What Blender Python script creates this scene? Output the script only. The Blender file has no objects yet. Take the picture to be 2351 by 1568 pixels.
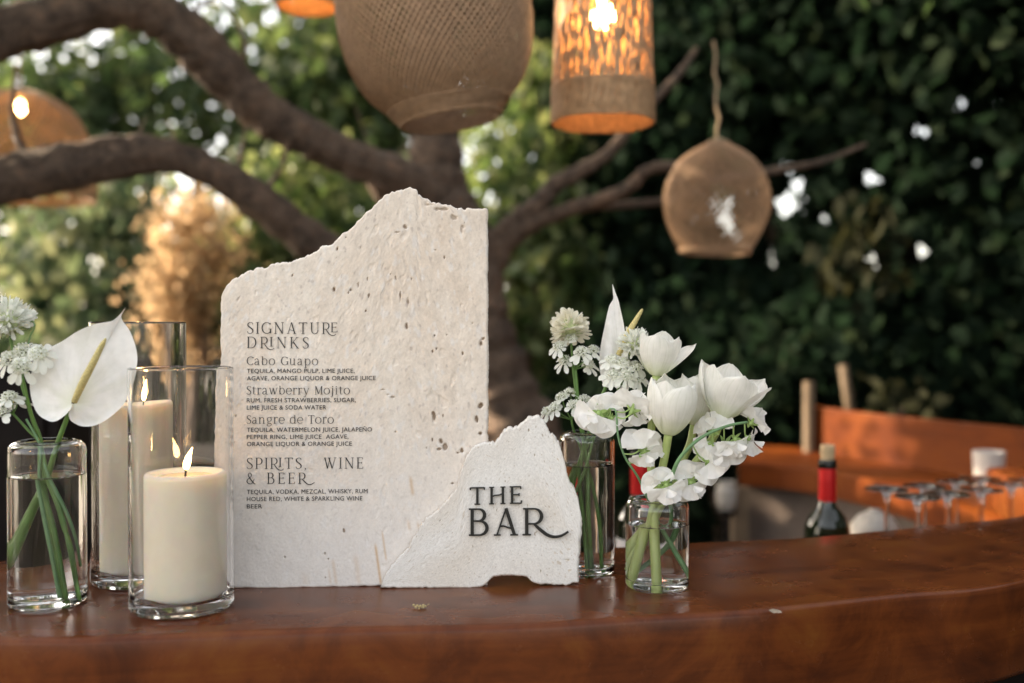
import bpy, math, random
import numpy as np
from mathutils import Vector, Matrix

# ------------------------------------------------------------------ camera, world, sun, exposure
scene = bpy.context.scene
FPX, CX, CY = 2286.0, 1175.5, 784.0          # the photograph measured on a 2351 x 1568 grid
CAM_Z = 1.373
BAR_Z = 1.10
PITCH = math.radians(0.73)
cam_data = bpy.data.cameras.new("camera")
cam_data.sensor_width = 36.0
cam_data.lens = 35.0
cam_data.clip_start = 0.02
cam_data.clip_end = 500.0
cam_data.dof.use_dof = True
cam_data.dof.focus_distance = 1.05
cam_data.dof.aperture_fstop = 2.3
cam = bpy.data.objects.new("camera", cam_data)
scene.collection.objects.link(cam)
cam.location = (0, 0, CAM_Z)
cam.rotation_euler = (math.pi / 2 - PITCH, 0, 0)
scene.camera = cam

SUN_DIR = Vector((-0.86, 0.30, 0.42)).normalized()      # towards the sun
SUN_EL = math.asin(SUN_DIR.z)
world = bpy.data.worlds.new("World")
scene.world = world
world.use_nodes = True
wn = world.node_tree.nodes
wn.clear()
w_out = wn.new("ShaderNodeOutputWorld")
w_bg = wn.new("ShaderNodeBackground")
w_sky = wn.new("ShaderNodeTexSky")
w_sky.sky_type = 'NISHITA'
w_sky.sun_disc = False
w_sky.sun_elevation = SUN_EL
w_sky.sun_rotation = math.atan2(SUN_DIR.x, SUN_DIR.y)
w_sky.air_density = 1.0
w_sky.dust_density = 2.5
w_sky.ozone_density = 1.0
w_bg.inputs["Strength"].default_value = 0.15
w_hs = wn.new("ShaderNodeHueSaturation")          # warm daylight balance: the open shade is not rendered blue
w_hs.inputs["Saturation"].default_value = 0.45
w_mx = wn.new("ShaderNodeMix"); w_mx.data_type = 'RGBA'; w_mx.blend_type = 'MULTIPLY'
w_mx.inputs[0].default_value = 1.0
w_mx.inputs[7].default_value = (1.0, 0.925, 0.84, 1)
world.node_tree.links.new(w_sky.outputs[0], w_hs.inputs["Color"])
world.node_tree.links.new(w_hs.outputs[0], w_mx.inputs[6])
world.node_tree.links.new(w_mx.outputs[2], w_bg.inputs[0])
world.node_tree.links.new(w_bg.outputs[0], w_out.inputs[0])

sun_data = bpy.data.lights.new("sun", 'SUN')
sun_data.energy = 3.2
sun_data.angle = math.radians(0.55)
sun_data.color = (1.0, 0.80, 0.56)
sun = bpy.data.objects.new("sun", sun_data)
scene.collection.objects.link(sun)
sun.rotation_euler = SUN_DIR.to_track_quat('Z', 'Y').to_euler()
sun.location = (-4, 1, 5)

scene.view_settings.view_transform = 'Standard'
scene.view_settings.look = 'None'
scene.view_settings.exposure = 2.23
scene.view_settings.gamma = 1.0
scene.cycles.max_bounces = 14
scene.cycles.transmission_bounces = 14
scene.cycles.transparent_max_bounces = 16
scene.cycles.diffuse_bounces = 4
scene.cycles.glossy_bounces = 6
scene.cycles.use_denoising = True
scene.cycles.blur_glossy = 0.6
scene.cycles.sample_clamp_indirect = 8.0

# ------------------------------------------------------------------ helpers
COL = scene.collection
FWD = Vector((0, math.cos(PITCH), -math.sin(PITCH)))
UPV = Vector((0, math.sin(PITCH), math.cos(PITCH)))
EYE = Vector((0, 0, CAM_Z))

def ray(px, py):
    return FWD + Vector((1, 0, 0)) * ((px - CX) / FPX) + UPV * ((CY - py) / FPX)

def W(px, py, Y):
    "the point of the place seen at (px, py) that lies Y metres ahead"
    r = ray(px, py)
    return EYE + r * (Y / r.y)

def B(px, py, z=BAR_Z):
    "the point of a level plane seen at (px, py)"
    r = ray(px, py)
    return EYE + r * ((z - CAM_Z) / r.z)

def on_plane(px, py, o, n):
    r = ray(px, py)
    return EYE + r * ((o - EYE).dot(n) / r.dot(n))

class MB:
    "collects shapes that become ONE mesh object"
    def __init__(s):
        s.v, s.f, s.m, s.uv = [], [], [], []
    def add(s, verts, faces, mi=0):
        o = len(s.v)
        s.v.extend([tuple(p) for p in verts])
        s.f.extend([tuple(i + o for i in f) for f in faces])
        s.m.extend([mi] * len(faces))
    def build(s, name, mats, parent=None, smooth=True):
        me = bpy.data.meshes.new(name)
        me.from_pydata(s.v, [], s.f)
        if not isinstance(mats, (list, tuple)): mats = [mats]
        for m in mats: me.materials.append(m)
        if len(mats) > 1: me.polygons.foreach_set("material_index", s.m)
        if smooth: me.polygons.foreach_set("use_smooth", [True] * len(me.polygons))
        me.update()
        return link(name, me, parent)

def link(name, me, parent=None):
    o = bpy.data.objects.new(name, me)
    COL.objects.link(o)
    if parent is not None:
        o.parent = parent
        if parent.type == 'EMPTY':
            o.matrix_parent_inverse = Matrix.Translation(parent.location).inverted()
    return o

def np_mesh(name, verts, quads, mat, parent=None, smooth=True):
    verts = np.asarray(verts, np.float32); quads = np.asarray(quads, np.int32)
    me = bpy.data.meshes.new(name)
    k = quads.shape[1]
    me.vertices.add(len(verts)); me.vertices.foreach_set("co", verts.ravel())
    me.loops.add(quads.size); me.loops.foreach_set("vertex_index", quads.ravel())
    me.polygons.add(len(quads))
    me.polygons.foreach_set("loop_start", np.arange(0, quads.size, k, dtype=np.int32))
    me.polygons.foreach_set("loop_total", np.full(len(quads), k, np.int32))
    if smooth: me.polygons.foreach_set("use_smooth", np.ones(len(quads), bool))
    me.materials.append(mat)
    me.update(calc_edges=True)
    me.validate()
    return link(name, me, parent)

def thing(name, label, cat, loc, group=None):
    o = bpy.data.objects.new(name, None)
    COL.objects.link(o)
    o.location = loc
    o.empty_display_size = 0.05
    return tag(o, label, cat, group)

def tag(o, label, cat, group=None):
    o["label"] = label; o["category"] = cat
    if group: o["group"] = group
    return o

def frames(P):
    "parallel transport frames along a path"
    P = [Vector(p) for p in P]
    n = len(P)
    T = []
    for i in range(n):
        t = P[min(i + 1, n - 1)] - P[max(i - 1, 0)]
        T.append(t.normalized() if t.length > 1e-9 else Vector((0, 0, 1)))
    a = Vector((0, 0, 1)) if abs(T[0].z) < 0.9 else Vector((1, 0, 0))
    N = (a - T[0] * a.dot(T[0])).normalized()
    out = []
    for i in range(n):
        N = N - T[i] * N.dot(T[i])
        N = N.normalized() if N.length > 1e-6 else T[i].orthogonal().normalized()
        out.append((P[i], T[i], N, T[i].cross(N)))
    return out

def tube(mb, P, R, n=10, mi=0, caps=True, rough=0.0, seed=0):
    if not hasattr(R, '__len__'): R = [R] * len(P)
    rnd = random.Random(seed)
    lob = [1 + rough * rnd.uniform(-1, 1) for _ in range(n)]
    V = []
    for (p, t, a, b), r in zip(frames(P), R):
        for k in range(n):
            th = 2 * math.pi * k / n
            lob[k] = 0.85 * lob[k] + 0.15 + rough * 0.4 * rnd.uniform(-1, 1)
            V.append(p + (a * math.cos(th) + b * math.sin(th)) * r * lob[k])
    F = []
    for i in range(len(P) - 1):
        for k in range(n):
            k2 = (k + 1) % n
            F.append((i * n + k, i * n + k2, (i + 1) * n + k2, (i + 1) * n + k))
    if caps:
        F.append(tuple(range(n - 1, -1, -1)))
        F.append(tuple((len(P) - 1) * n + k for k in range(n)))
    mb.add(V, F, mi)

def spline(P, m=8):
    "Catmull-Rom resampling of a list of tuples of any length"
    P = [np.array(p, float) for p in P]
    Q = [2 * P[0] - P[1]] + P + [2 * P[-1] - P[-2]]
    out = []
    for i in range(1, len(Q) - 2):
        for k in range(m):
            t = k / m
            a, b, c, d = Q[i - 1], Q[i], Q[i + 1], Q[i + 2]
            out.append(0.5 * (2 * b + (c - a) * t + (2 * a - 5 * b + 4 * c - d) * t * t + (3 * b - a - 3 * c + d) * t ** 3))
    out.append(P[-1])
    return out

def lathe(mb, prof, n=48, mi=0, base=(0, 0, 0), rot=None, closed=False):
    "turned surface; prof = [(r, z), ...]; r = 0 makes a pole"
    base = Vector(base)
    Q = [prof[0]]                                # support rings keep long walls truly straight under smooth shading
    for (r1, z1), (r2, z2) in zip(prof, prof[1:]):
        L = math.hypot(r2 - r1, z2 - z1)
        if L > .004:
            d = min(.0008, L * .1) / L
            for f in (d, 1 - d): Q.append((r1 + (r2 - r1) * f, z1 + (z2 - z1) * f))
        Q.append((r2, z2))
    prof = Q
    V, rings = [], []
    for r, z in prof:
        if r < 1e-7:
            rings.append([len(V)]); V.append(Vector((0, 0, z)))
        else:
            s = len(V)
            for k in range(n):
                a = 2 * math.pi * k / n
                V.append(Vector((r * math.cos(a), r * math.sin(a), z)))
            rings.append(list(range(s, s + n)))
    F = []
    pairs = list(zip(rings, rings[1:])) + ([(rings[-1], rings[0])] if closed else [])
    for A, Bq in pairs:
        for k in range(n):
            k2 = (k + 1) % n
            if len(A) == 1 and len(Bq) == 1: continue
            if len(A) == 1: F.append((A[0], Bq[k2], Bq[k]))
            elif len(Bq) == 1: F.append((A[k], A[k2], Bq[0]))
            else: F.append((A[k], A[k2], Bq[k2], Bq[k]))
    if rot is not None: V = [rot @ v for v in V]
    mb.add([v + base for v in V], F, mi)

def grid_uv(o, nu, nv):
    "UV over a grid of nu rows and nv columns"
    uv = o.data.uv_layers.new(name="UVMap")
    for lp in o.data.loops:
        i, j = divmod(lp.vertex_index, nv); uv.data[lp.index].uv = (j / (nv - 1), i / (nu - 1))

def grid_faces(nu, nv, wrap=False):
    F = []
    for i in range(nu - 1):
        for j in range(nv - 1 if not wrap else nv):
            j2 = (j + 1) % nv
            F.append((i * nv + j, i * nv + j2, (i + 1) * nv + j2, (i + 1) * nv + j))
    return F

def box(mb, lo, hi, mi=0, M=None):
    (x0, y0, z0), (x1, y1, z1) = lo, hi
    V = [Vector(p) for p in ((x0, y0, z0), (x1, y0, z0), (x1, y1, z0), (x0, y1, z0), (x0, y0, z1), (x1, y0, z1), (x1, y1, z1), (x0, y1, z1))]
    if M is not None: V = [M @ v for v in V]
    mb.add(V, [(0, 3, 2, 1), (4, 5, 6, 7), (0, 1, 5, 4), (1, 2, 6, 5), (2, 3, 7, 6), (3, 0, 4, 7)], mi)

# ------------------------------------------------------------------ materials
def new_mat(name):
    m = bpy.data.materials.new(name)
    m.use_nodes = True
    nt = m.node_tree
    return m, nt, nt.nodes["Principled BSDF"], nt.nodes["Material Output"]

def nd(nt, kind, **kw):
    n = nt.nodes.new(kind)
    for k, v in kw.items():
        if k in n.inputs: n.inputs[k].default_value = v
        else: setattr(n, k, v)
    return n

def ramp(nt, fac, stops):
    r = nt.nodes.new("ShaderNodeValToRGB")
    e = r.color_ramp.elements
    while len(e) < len(stops): e.new(0.5)
    for q, (p, c) in zip(e, stops):
        q.position = p; q.color = (*c, 1) if len(c) == 3 else c
    nt.links.new(fac, r.inputs[0])
    return r.outputs[0]

def plain(name, col, rough=0.5, var=0.12, scale=30.0, bump=0.0, **kw):
    "Principled with a little noise in its colour"
    m, nt, b, out = new_mat(name)
    tc = nd(nt, "ShaderNodeTexCoord")
    nz = nd(nt, "ShaderNodeTexNoise", Scale=scale, Detail=5.0)
    nt.links.new(tc.outputs["Object"], nz.inputs["Vector"])
    lo = tuple(c * (1 - var) for c in col); hi = tuple(min(1, c * (1 + var)) for c in col)
    nt.links.new(ramp(nt, nz.outputs["Fac"], [(0.3, lo), (0.7, hi)]), b.inputs["Base Color"])
    b.inputs["Roughness"].default_value = rough
    if bump:
        bp = nd(nt, "ShaderNodeBump", Strength=bump, Distance=0.002)
        nt.links.new(nz.outputs["Fac"], bp.inputs["Height"])
        nt.links.new(bp.outputs[0], b.inputs["Normal"])
    for k, v in kw.items(): b.inputs[k.replace("_", " ")].default_value = v
    return m

def glass_mat(name, ior, col=(1, 1, 1), rough=0.0):
    m, nt, b, out = new_mat(name)
    nt.nodes.remove(b)
    g = nd(nt, "ShaderNodeBsdfGlass", IOR=ior, Roughness=rough)
    g.inputs["Color"].default_value = (*col, 1)
    nt.links.new(g.outputs[0], out.inputs[0])
    return m

def glow(name, col, strength):
    m, nt, b, out = new_mat(name)
    b.inputs["Base Color"].default_value = (*col, 1)
    b.inputs["Emission Color"].default_value = (*col, 1)
    b.inputs["Emission Strength"].default_value = strength
    return m

def leaf_mat(name, stops, trans=0.45, rough=0.45, spec=0.35):
    "leaves: colour differs from leaf to leaf, some light passes through"
    m, nt, b, out = new_mat(name)
    g = nd(nt, "ShaderNodeNewGeometry")
    col = ramp(nt, g.outputs["Random Per Island"], stops)
    nt.links.new(col, b.inputs["Base Color"])
    b.inputs["Roughness"].default_value = rough
    b.inputs["Specular IOR Level"].default_value = spec
    t = nd(nt, "ShaderNodeBsdfTranslucent")
    hs = nd(nt, "ShaderNodeHueSaturation", Saturation=1.15, Value=1.5, Hue=0.485)
    nt.links.new(col, hs.inputs["Color"])
    nt.links.new(hs.outputs[0], t.inputs["Color"])
    mx = nd(nt, "ShaderNodeMixShader", Fac=trans)
    nt.links.new(b.outputs[0], mx.inputs[1]); nt.links.new(t.outputs[0], mx.inputs[2])
    nt.links.new(mx.outputs[0], out.inputs[0])
    return m

def petal_mat(name, col, trans=0.35, var=0.05, base=None):
    m, nt, b, out = new_mat(name)
    tc = nd(nt, "ShaderNodeTexCoord")
    nz = nd(nt, "ShaderNodeTexNoise", Scale=120.0, Detail=3.0)
    nt.links.new(tc.outputs["Object"], nz.inputs["Vector"])
    c = ramp(nt, nz.outputs["Fac"], [(0.3, tuple(x * (1 - var) for x in col)), (0.7, tuple(min(1, x * (1 + var)) for x in col))])
    nt.links.new(c, b.inputs["Base Color"])
    b.inputs["Roughness"].default_value = 0.5
    b.inputs["Specular IOR Level"].default_value = 0.3
    if base is not None:                         # fine veins along the petal, greener towards its foot
        mp = nd(nt, "ShaderNodeMapping"); mp.inputs["Scale"].default_value = (26, 1.6, 1)
        nt.links.new(tc.outputs["UV"], mp.inputs["Vector"])
        nv = nd(nt, "ShaderNodeTexNoise", Scale=1.0, Detail=4.0); nt.links.new(mp.outputs[0], nv.inputs["Vector"])
        sx = nd(nt, "ShaderNodeSeparateXYZ"); nt.links.new(tc.outputs["UV"], sx.inputs[0])
        foot = ramp(nt, sx.outputs[1], [(0.0, (1, 1, 1)), (0.42, (0, 0, 0))])
        m1 = nd(nt, "ShaderNodeMix", data_type='RGBA', blend_type='MULTIPLY'); m1.inputs[0].default_value = 0.55
        nt.links.new(c, m1.inputs[6]); nt.links.new(ramp(nt, nv.outputs["Fac"], [(0.32, (0.80, 0.82, 0.76)), (0.55, (1, 1, 1))]), m1.inputs[7])
        m2 = nd(nt, "ShaderNodeMix", data_type='RGBA'); nt.links.new(foot, m2.inputs[0])
        nt.links.new(m1.outputs[2], m2.inputs[6]); m2.inputs[7].default_value = (*base, 1)
        c = m2.outputs[2]; nt.links.new(c, b.inputs["Base Color"])
        bp = nd(nt, "ShaderNodeBump", Strength=0.35, Distance=0.0006)
        nt.links.new(nv.outputs["Fac"], bp.inputs["Height"]); nt.links.new(bp.outputs[0], b.inputs["Normal"])
    t = nd(nt, "ShaderNodeBsdfTranslucent")
    nt.links.new(c, t.inputs["Color"])
    mx = nd(nt, "ShaderNodeMixShader", Fac=trans)
    nt.links.new(b.outputs[0], mx.inputs[1]); nt.links.new(t.outputs[0], mx.inputs[2])
    nt.links.new(mx.outputs[0], out.inputs[0])
    return m

def wood_mat(name, stops, rough=0.25, coat=0.6, grain=(3, 40, 40), scale=4.0, bump=0.05):
    m, nt, b, out = new_mat(name)
    tc = nd(nt, "ShaderNodeTexCoord")
    mp = nd(nt, "ShaderNodeMapping")
    mp.inputs["Scale"].default_value = grain
    nt.links.new(tc.outputs["UV" if name == "bar_wood" else "Object"], mp.inputs["Vector"])
    n1 = nd(nt, "ShaderNodeTexNoise", Scale=1.0, Detail=8.0, Roughness=0.62, Distortion=0.6)
    nt.links.new(mp.outputs[0], n1.inputs["Vector"])
    n2 = nd(nt, "ShaderNodeTexNoise", Scale=scale, Detail=6.0, Roughness=0.65, Distortion=0.8)
    nt.links.new(tc.outputs["Object"], n2.inputs["Vector"])
    mx = nd(nt, "ShaderNodeMix", data_type='FLOAT'); mx.inputs[0].default_value = 0.62
    nt.links.new(n1.outputs["Fac"], mx.inputs[2]); nt.links.new(n2.outputs["Fac"], mx.inputs[3])
    c = ramp(nt, mx.outputs[0], stops)
    nt.links.new(c, b.inputs["Base Color"])
    n3 = nd(nt, "ShaderNodeTexNoise", Scale=22.0, Detail=5.0, Roughness=0.6)
    nt.links.new(tc.outputs["Object"], n3.inputs["Vector"])
    rr = nd(nt, "ShaderNodeMapRange"); rr.inputs[3].default_value = rough * 0.7; rr.inputs[4].default_value = rough * 1.5
    nt.links.new(n3.outputs["Fac"], rr.inputs[0]); nt.links.new(rr.outputs[0], b.inputs["Roughness"])
    b.inputs["Coat Weight"].default_value = coat
    b.inputs["Coat Roughness"].default_value = 0.12
    bp = nd(nt, "ShaderNodeBump", Strength=bump, Distance=0.002)
    nt.links.new(n1.outputs["Fac"], bp.inputs["Height"])
    nt.links.new(bp.outputs[0], b.inputs["Normal"])
    return m

def stone_mat(name):
    m, nt, b, out = new_mat(name)
    at = nd(nt, "ShaderNodeAttribute"); at.attribute_name = "stone_colour"
    tc = nd(nt, "ShaderNodeTexCoord")
    nz = nd(nt, "ShaderNodeTexNoise", Scale=520.0, Detail=6.0, Roughness=0.7)
    nt.links.new(tc.outputs["Object"], nz.inputs["Vector"])
    mx = nd(nt, "ShaderNodeMix", data_type='RGBA', blend_type='MULTIPLY'); mx.inputs[0].default_value = 0.5
    nt.links.new(at.outputs["Color"], mx.inputs[6])
    nt.links.new(ramp(nt, nz.outputs["Fac"], [(0.25, (0.80, 0.77, 0.74)), (0.6, (1, 1, 1))]), mx.inputs[7])
    nt.links.new(mx.outputs[2], b.inputs["Base Color"])
    b.inputs["Roughness"].default_value = 0.85
    bp = nd(nt, "ShaderNodeBump", Strength=0.22, Distance=0.0008)
    nt.links.new(nz.outputs["Fac"], bp.inputs["Height"]); nt.links.new(bp.outputs[0], b.inputs["Normal"])
    return m

M = {}
M['stone'] = stone_mat("travertine")
M['bar_wood'] = wood_mat("bar_wood", [(0.32, (0.042, 0.013, 0.006)), (0.44, (0.078, 0.021, 0.007)), (0.54, (0.122, 0.033, 0.009)), (0.64, (0.152, 0.049, 0.011)), (0.78, (0.175, 0.066, 0.014))], rough=0.23, coat=0.0, grain=(2.6, 34, 1), scale=13.0, bump=0.03)
M['bar_wood'].node_tree.nodes['Principled BSDF'].inputs['Specular IOR Level'].default_value = 0.22
M['orange_wood'] = wood_mat("orange_wood", [(0.3, (0.06, 0.011, 0.002)), (0.5, (0.115, 0.026, 0.003)), (0.7, (0.165, 0.043, 0.004))], rough=0.5, coat=0.0, grain=(6, 6, 40), scale=5.0)
M['orange_wood'].node_tree.nodes['Principled BSDF'].inputs['Specular IOR Level'].default_value = 0.1
M['dark_wood'] = wood_mat("dark_wood", [(0.3, (0.004, 0.003, 0.003)), (0.7, (0.016, 0.011, 0.009))], rough=0.6, coat=0.0)
M['dark_wood'].node_tree.nodes["Principled BSDF"].inputs["Specular IOR Level"].default_value = 0.15
M['panel'] = plain("weathered_panel", (0.085, 0.062, 0.05), 0.7, 0.2, 12)
M['bark'] = None
M['glass'] = glass_mat("clear_glass", 1.48)
M['water_side'] = glass_mat("water_against_glass", 1.333 / 1.48)
M['water_top'] = glass_mat("water_surface", 1.333)
M['wax'] = plain("ivory_wax", (0.86, 0.785, 0.65), 0.42, 0.03, 60, Subsurface_Weight=0.85, Subsurface_Radius=(0.04, 0.025, 0.014), Subsurface_Scale=0.7)
M['melt'] = plain("melted_wax", (0.72, 0.55, 0.30), 0.06, 0.03, 60, Subsurface_Weight=0.3, Subsurface_Radius=(0.02, 0.01, 0.005), Subsurface_Scale=0.5)
M['wick'] = plain("burnt_wick", (0.012, 0.01, 0.01), 0.9)
M['flame'] = glow("candle_flame", (1.0, 0.56, 0.19), 11.0)
M['bulb'] = glow("lit_bulb", (1.0, 0.52, 0.17), 26.0)
M['ink'] = plain("black_lettering", (0.012, 0.011, 0.012), 0.45)
M['raised'] = plain("black_acrylic", (0.006, 0.007, 0.007), 0.35)
M['rattan'] = plain("rattan", (0.40, 0.245, 0.125), 0.65, 0.25, 90)
M['jute'] = plain("jute_cord", (0.24, 0.17, 0.10), 0.9, 0.25, 120)
M['pale_rattan'] = plain("pale_rattan", (0.33, 0.205, 0.115), 0.7, 0.2, 90)
M['tulip'] = petal_mat("tulip_petal", (0.90, 0.89, 0.84), 0.38, 0.05, (0.72, 0.76, 0.52))
M['pea'] = petal_mat("sweet_pea_petal", (0.92, 0.91, 0.88), 0.42)
M['lace'] = petal_mat("lace_flower_petal", (0.86, 0.87, 0.80), 0.30)
M['cream'] = petal_mat("cream_petal", (0.86, 0.83, 0.70), 0.30)
M['spathe'] = petal_mat("anthurium_spathe", (0.88, 0.88, 0.86), 0.25, 0.05, (0.80, 0.83, 0.70))
M['spadix'] = plain("spadix", (0.52, 0.44, 0.18), 0.6, 0.25, 500, bump=0.6)
M['floret'] = plain("floret_centre", (0.50, 0.56, 0.30), 0.7, 0.3, 300)
M['stem'] = plain("green_stem", (0.10, 0.20, 0.045), 0.45, 0.25, 60)
M['stem_pale'] = plain("pale_tulip_stem", (0.38, 0.46, 0.16), 0.4, 0.15, 40, Subsurface_Weight=0.2, Subsurface_Radius=(0.004, 0.006, 0.002), Subsurface_Scale=0.3)
M['stem_blue'] = plain("sweet_pea_stem", (0.13, 0.25, 0.11), 0.5, 0.2, 60)
M['calyx'] = plain("calyx", (0.30, 0.43, 0.14), 0.5, 0.2, 80)
M['red_foil'] = plain("red_foil", (0.55, 0.014, 0.014), 0.32, 0.05, 40, Metallic=0.35)
M['black_foil'] = plain("dark_neck_glass", (0.006, 0.008, 0.006), 0.12)
M['bottle'] = plain("dark_green_bottle", (0.010, 0.014, 0.006), 0.06, Coat_Weight=0.5)
M['cork'] = plain("cork", (0.50, 0.36, 0.20), 0.85, 0.2, 200)
M['label'] = plain("paper_label", (0.72, 0.68, 0.66), 0.7, 0.03)
M['white_cup'] = plain("white_ceramic", (0.50, 0.46, 0.42), 0.4, 0.05)
M['tan'] = plain("tan_timber", (0.13, 0.088, 0.05), 0.8, 0.2, 20)
M['grey_bowl'] = plain('grey_glaze', (0.34, 0.31, 0.27), 0.5, 0.08)
M['blue'] = plain("blue_plastic", (0.05, 0.16, 0.30), 0.4, 0.1)
M['crumb'] = plain("dry_crumb", (0.45, 0.36, 0.18), 0.9, 0.3, 400)
M['ground'] = plain("earth", (0.06, 0.05, 0.035), 0.95, 0.35, 3.0)

def bark_mat():
    m, nt, b, out = new_mat("bark")
    tc = nd(nt, "ShaderNodeTexCoord")
    n1 = nd(nt, "ShaderNodeTexNoise", Scale=14.0, Detail=8.0, Roughness=0.68, Distortion=0.8)
    nt.links.new(tc.outputs["Object"], n1.inputs["Vector"])
    n2 = nd(nt, "ShaderNodeTexNoise", Scale=34.0, Detail=7.0, Roughness=0.7, Distortion=1.5)
    nt.links.new(tc.outputs["Object"], n2.inputs["Vector"])
    mx = nd(nt, "ShaderNodeMix", data_type='FLOAT'); mx.inputs[0].default_value = 0.5
    nt.links.new(n1.outputs["Fac"], mx.inputs[2]); nt.links.new(n2.outputs["Fac"], mx.inputs[3])
    nt.links.new(ramp(nt, mx.outputs[0], [(0.36, (0.030, 0.021, 0.015)), (0.47, (0.115, 0.078, 0.055)), (0.56, (0.20, 0.135, 0.093)), (0.66, (0.33, 0.185, 0.11))]), b.inputs["Base Color"])
    b.inputs["Roughness"].default_value = 0.92
    bp = nd(nt, "ShaderNodeBump", Strength=1.0, Distance=0.04)
    nt.links.new(mx.outputs[0], bp.inputs["Height"]); nt.links.new(bp.outputs[0], b.inputs["Normal"])
    return m
M['bark'] = bark_mat()
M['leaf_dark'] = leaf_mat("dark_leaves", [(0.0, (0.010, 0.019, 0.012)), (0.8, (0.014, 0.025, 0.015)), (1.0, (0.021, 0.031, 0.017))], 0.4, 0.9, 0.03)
M['leaf_olive'] = leaf_mat('olive_leaves', [(0.0, (0.010, 0.013, 0.007)), (1.0, (0.030, 0.031, 0.014))], 0.3, 0.8, 0.1)
M['leaf_mid'] = leaf_mat("green_leaves", [(0.0, (0.032, 0.055, 0.024)), (0.6, (0.06, 0.09, 0.035)), (1.0, (0.11, 0.135, 0.055))], 0.5, 0.6, 0.25)
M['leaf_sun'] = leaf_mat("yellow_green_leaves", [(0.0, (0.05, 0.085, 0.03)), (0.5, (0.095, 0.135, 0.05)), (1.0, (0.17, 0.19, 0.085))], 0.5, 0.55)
M['leaf_tan'] = leaf_mat("tan_blossom", [(0.0, (0.26, 0.21, 0.12)), (0.4, (0.36, 0.275, 0.165)), (1.0, (0.44, 0.34, 0.21))], 0.55, 0.8, 0.1)
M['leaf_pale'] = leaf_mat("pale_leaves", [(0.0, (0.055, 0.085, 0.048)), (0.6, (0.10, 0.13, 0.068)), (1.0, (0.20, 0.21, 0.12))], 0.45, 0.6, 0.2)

# ------------------------------------------------------------------ ground
g = MB()
box(g, (-150, -150, -0.02), (150, 150, 0.0))
go = g.build("ground", M['ground'], smooth=False); go["kind"] = "structure"
# ------------------------------------------------------------------ bar counter
SLAB_T = 0.104
front = [B(px, py) for px, py in ((0, 1466), (260, 1462), (512, 1453), (800, 1443), (1175, 1436), (1437, 1420), (1760, 1399), (2050, 1368), (2351, 1334))]
back = [B(px, py) for px, py in ((0, 1283), (200, 1283), (700, 1278), (1180, 1266), (1410, 1253), (1585, 1243), (1815, 1233), (1955, 1221), (2125, 1205), (2351, 1178))]
fl = [(-1.5, 0.93), (-0.95, 0.895)] ; bl = [(-1.5, 1.22), (-1.0, 1.18)]
fr = [(0.86, 1.32), (1.02, 1.62), (1.10, 2.0)] ; br = [(0.90, 1.68), (0.93, 1.95)]
fc = spline(fl + [(p.x, p.y) for p in front] + fr, 10)
bc = spline(bl + [(p.x, p.y) for p in back] + br, 10)
def resample(C, n):
    C = np.array(C); d = np.r_[0, np.cumsum(np.linalg.norm(np.diff(C, axis=0), axis=1))]
    t = np.linspace(0, d[-1], n)
    return np.stack([np.interp(t, d, C[:, 0]), np.interp(t, d, C[:, 1])], 1), t
NB = 160
fc, ft = resample(fc, NB); bc, bt = resample(bc, NB)
bar = thing("bar_counter", "long varnished red-brown wooden bar counter with rounded front edge", "bar counter", (0, 1.1, 0))
rnd = random.Random(4)
V, UV = [], []
r0 = 0.011
prof = [(1, -SLAB_T, 0), (1, -0.006, 0), (1, -0.002, .004), (1, 0, .012), (.75, 0, 0), (.5, 0, 0), (.25, 0, 0), (0, 0, 0.009), (0, -0.0007, 0.0045), (0, -0.0026, 0.0014), (0, -0.006, 0.0), (0, -0.03, 0.0), (0, -0.06, 0.0005), (0, -SLAB_T + .008, 0.001), (0, -SLAB_T, 0.006)]
PN = len(prof)
for i in range(NB):
    f = Vector((fc[i][0], fc[i][1], 0)); b = Vector((bc[i][0], bc[i][1], 0))
    d = (b - f).normalized()
    wob = 0.0005 * math.sin(ft[i] * 9) + 0.0002 * math.sin(ft[i] * 31 + 1)
    acc = 0
    for k, (s, z, ins) in enumerate(prof):
        p = f.lerp(b, s)
        p = p + d * (ins if s == 0 else (-ins if s == 1 else 0))
        if s == 0: p = p + d * wob
        V.append((p.x, p.y, BAR_Z + z)); UV.append((ft[i], (p - f).length + (0.5 - z * 1.0 if k > 9 else 0)))
F = []
for i in range(NB - 1):
    for k in range(PN):
        k2 = (k + 1) % PN
        F.append((i * PN + k, (i + 1) * PN + k, (i + 1) * PN + k2, i * PN + k2))
F.append(tuple(range(PN))); F.append(tuple((NB - 1) * PN + k for k in range(PN - 1, -1, -1)))
mb = MB(); mb.add(V, F)
top = mb.build("counter_top", M['bar_wood'], bar)
uvl = top.data.uv_layers.new(name="UVMap")
for lp in top.data.loops: uvl.data[lp.index].uv = UV[lp.vertex_index]
mb = MB(); V = []
for i in range(NB):
    f = Vector((fc[i][0], fc[i][1], 0)); b = Vector((bc[i][0], bc[i][1], 0))
    for s, z in ((.22, 0.0), (.22, BAR_Z - SLAB_T), (.92, BAR_Z - SLAB_T), (.92, 0.0)):
        p = f.lerp(b, s); V.append((p.x, p.y, z))
F = [(i * 4 + k, (i + 1) * 4 + k, (i + 1) * 4 + k + 1, i * 4 + k + 1) for i in range(NB - 1) for k in (0, 2)]
mb.add(V, F)
mb.build("base_panel", M['dark_wood'], bar, smooth=False)
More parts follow.
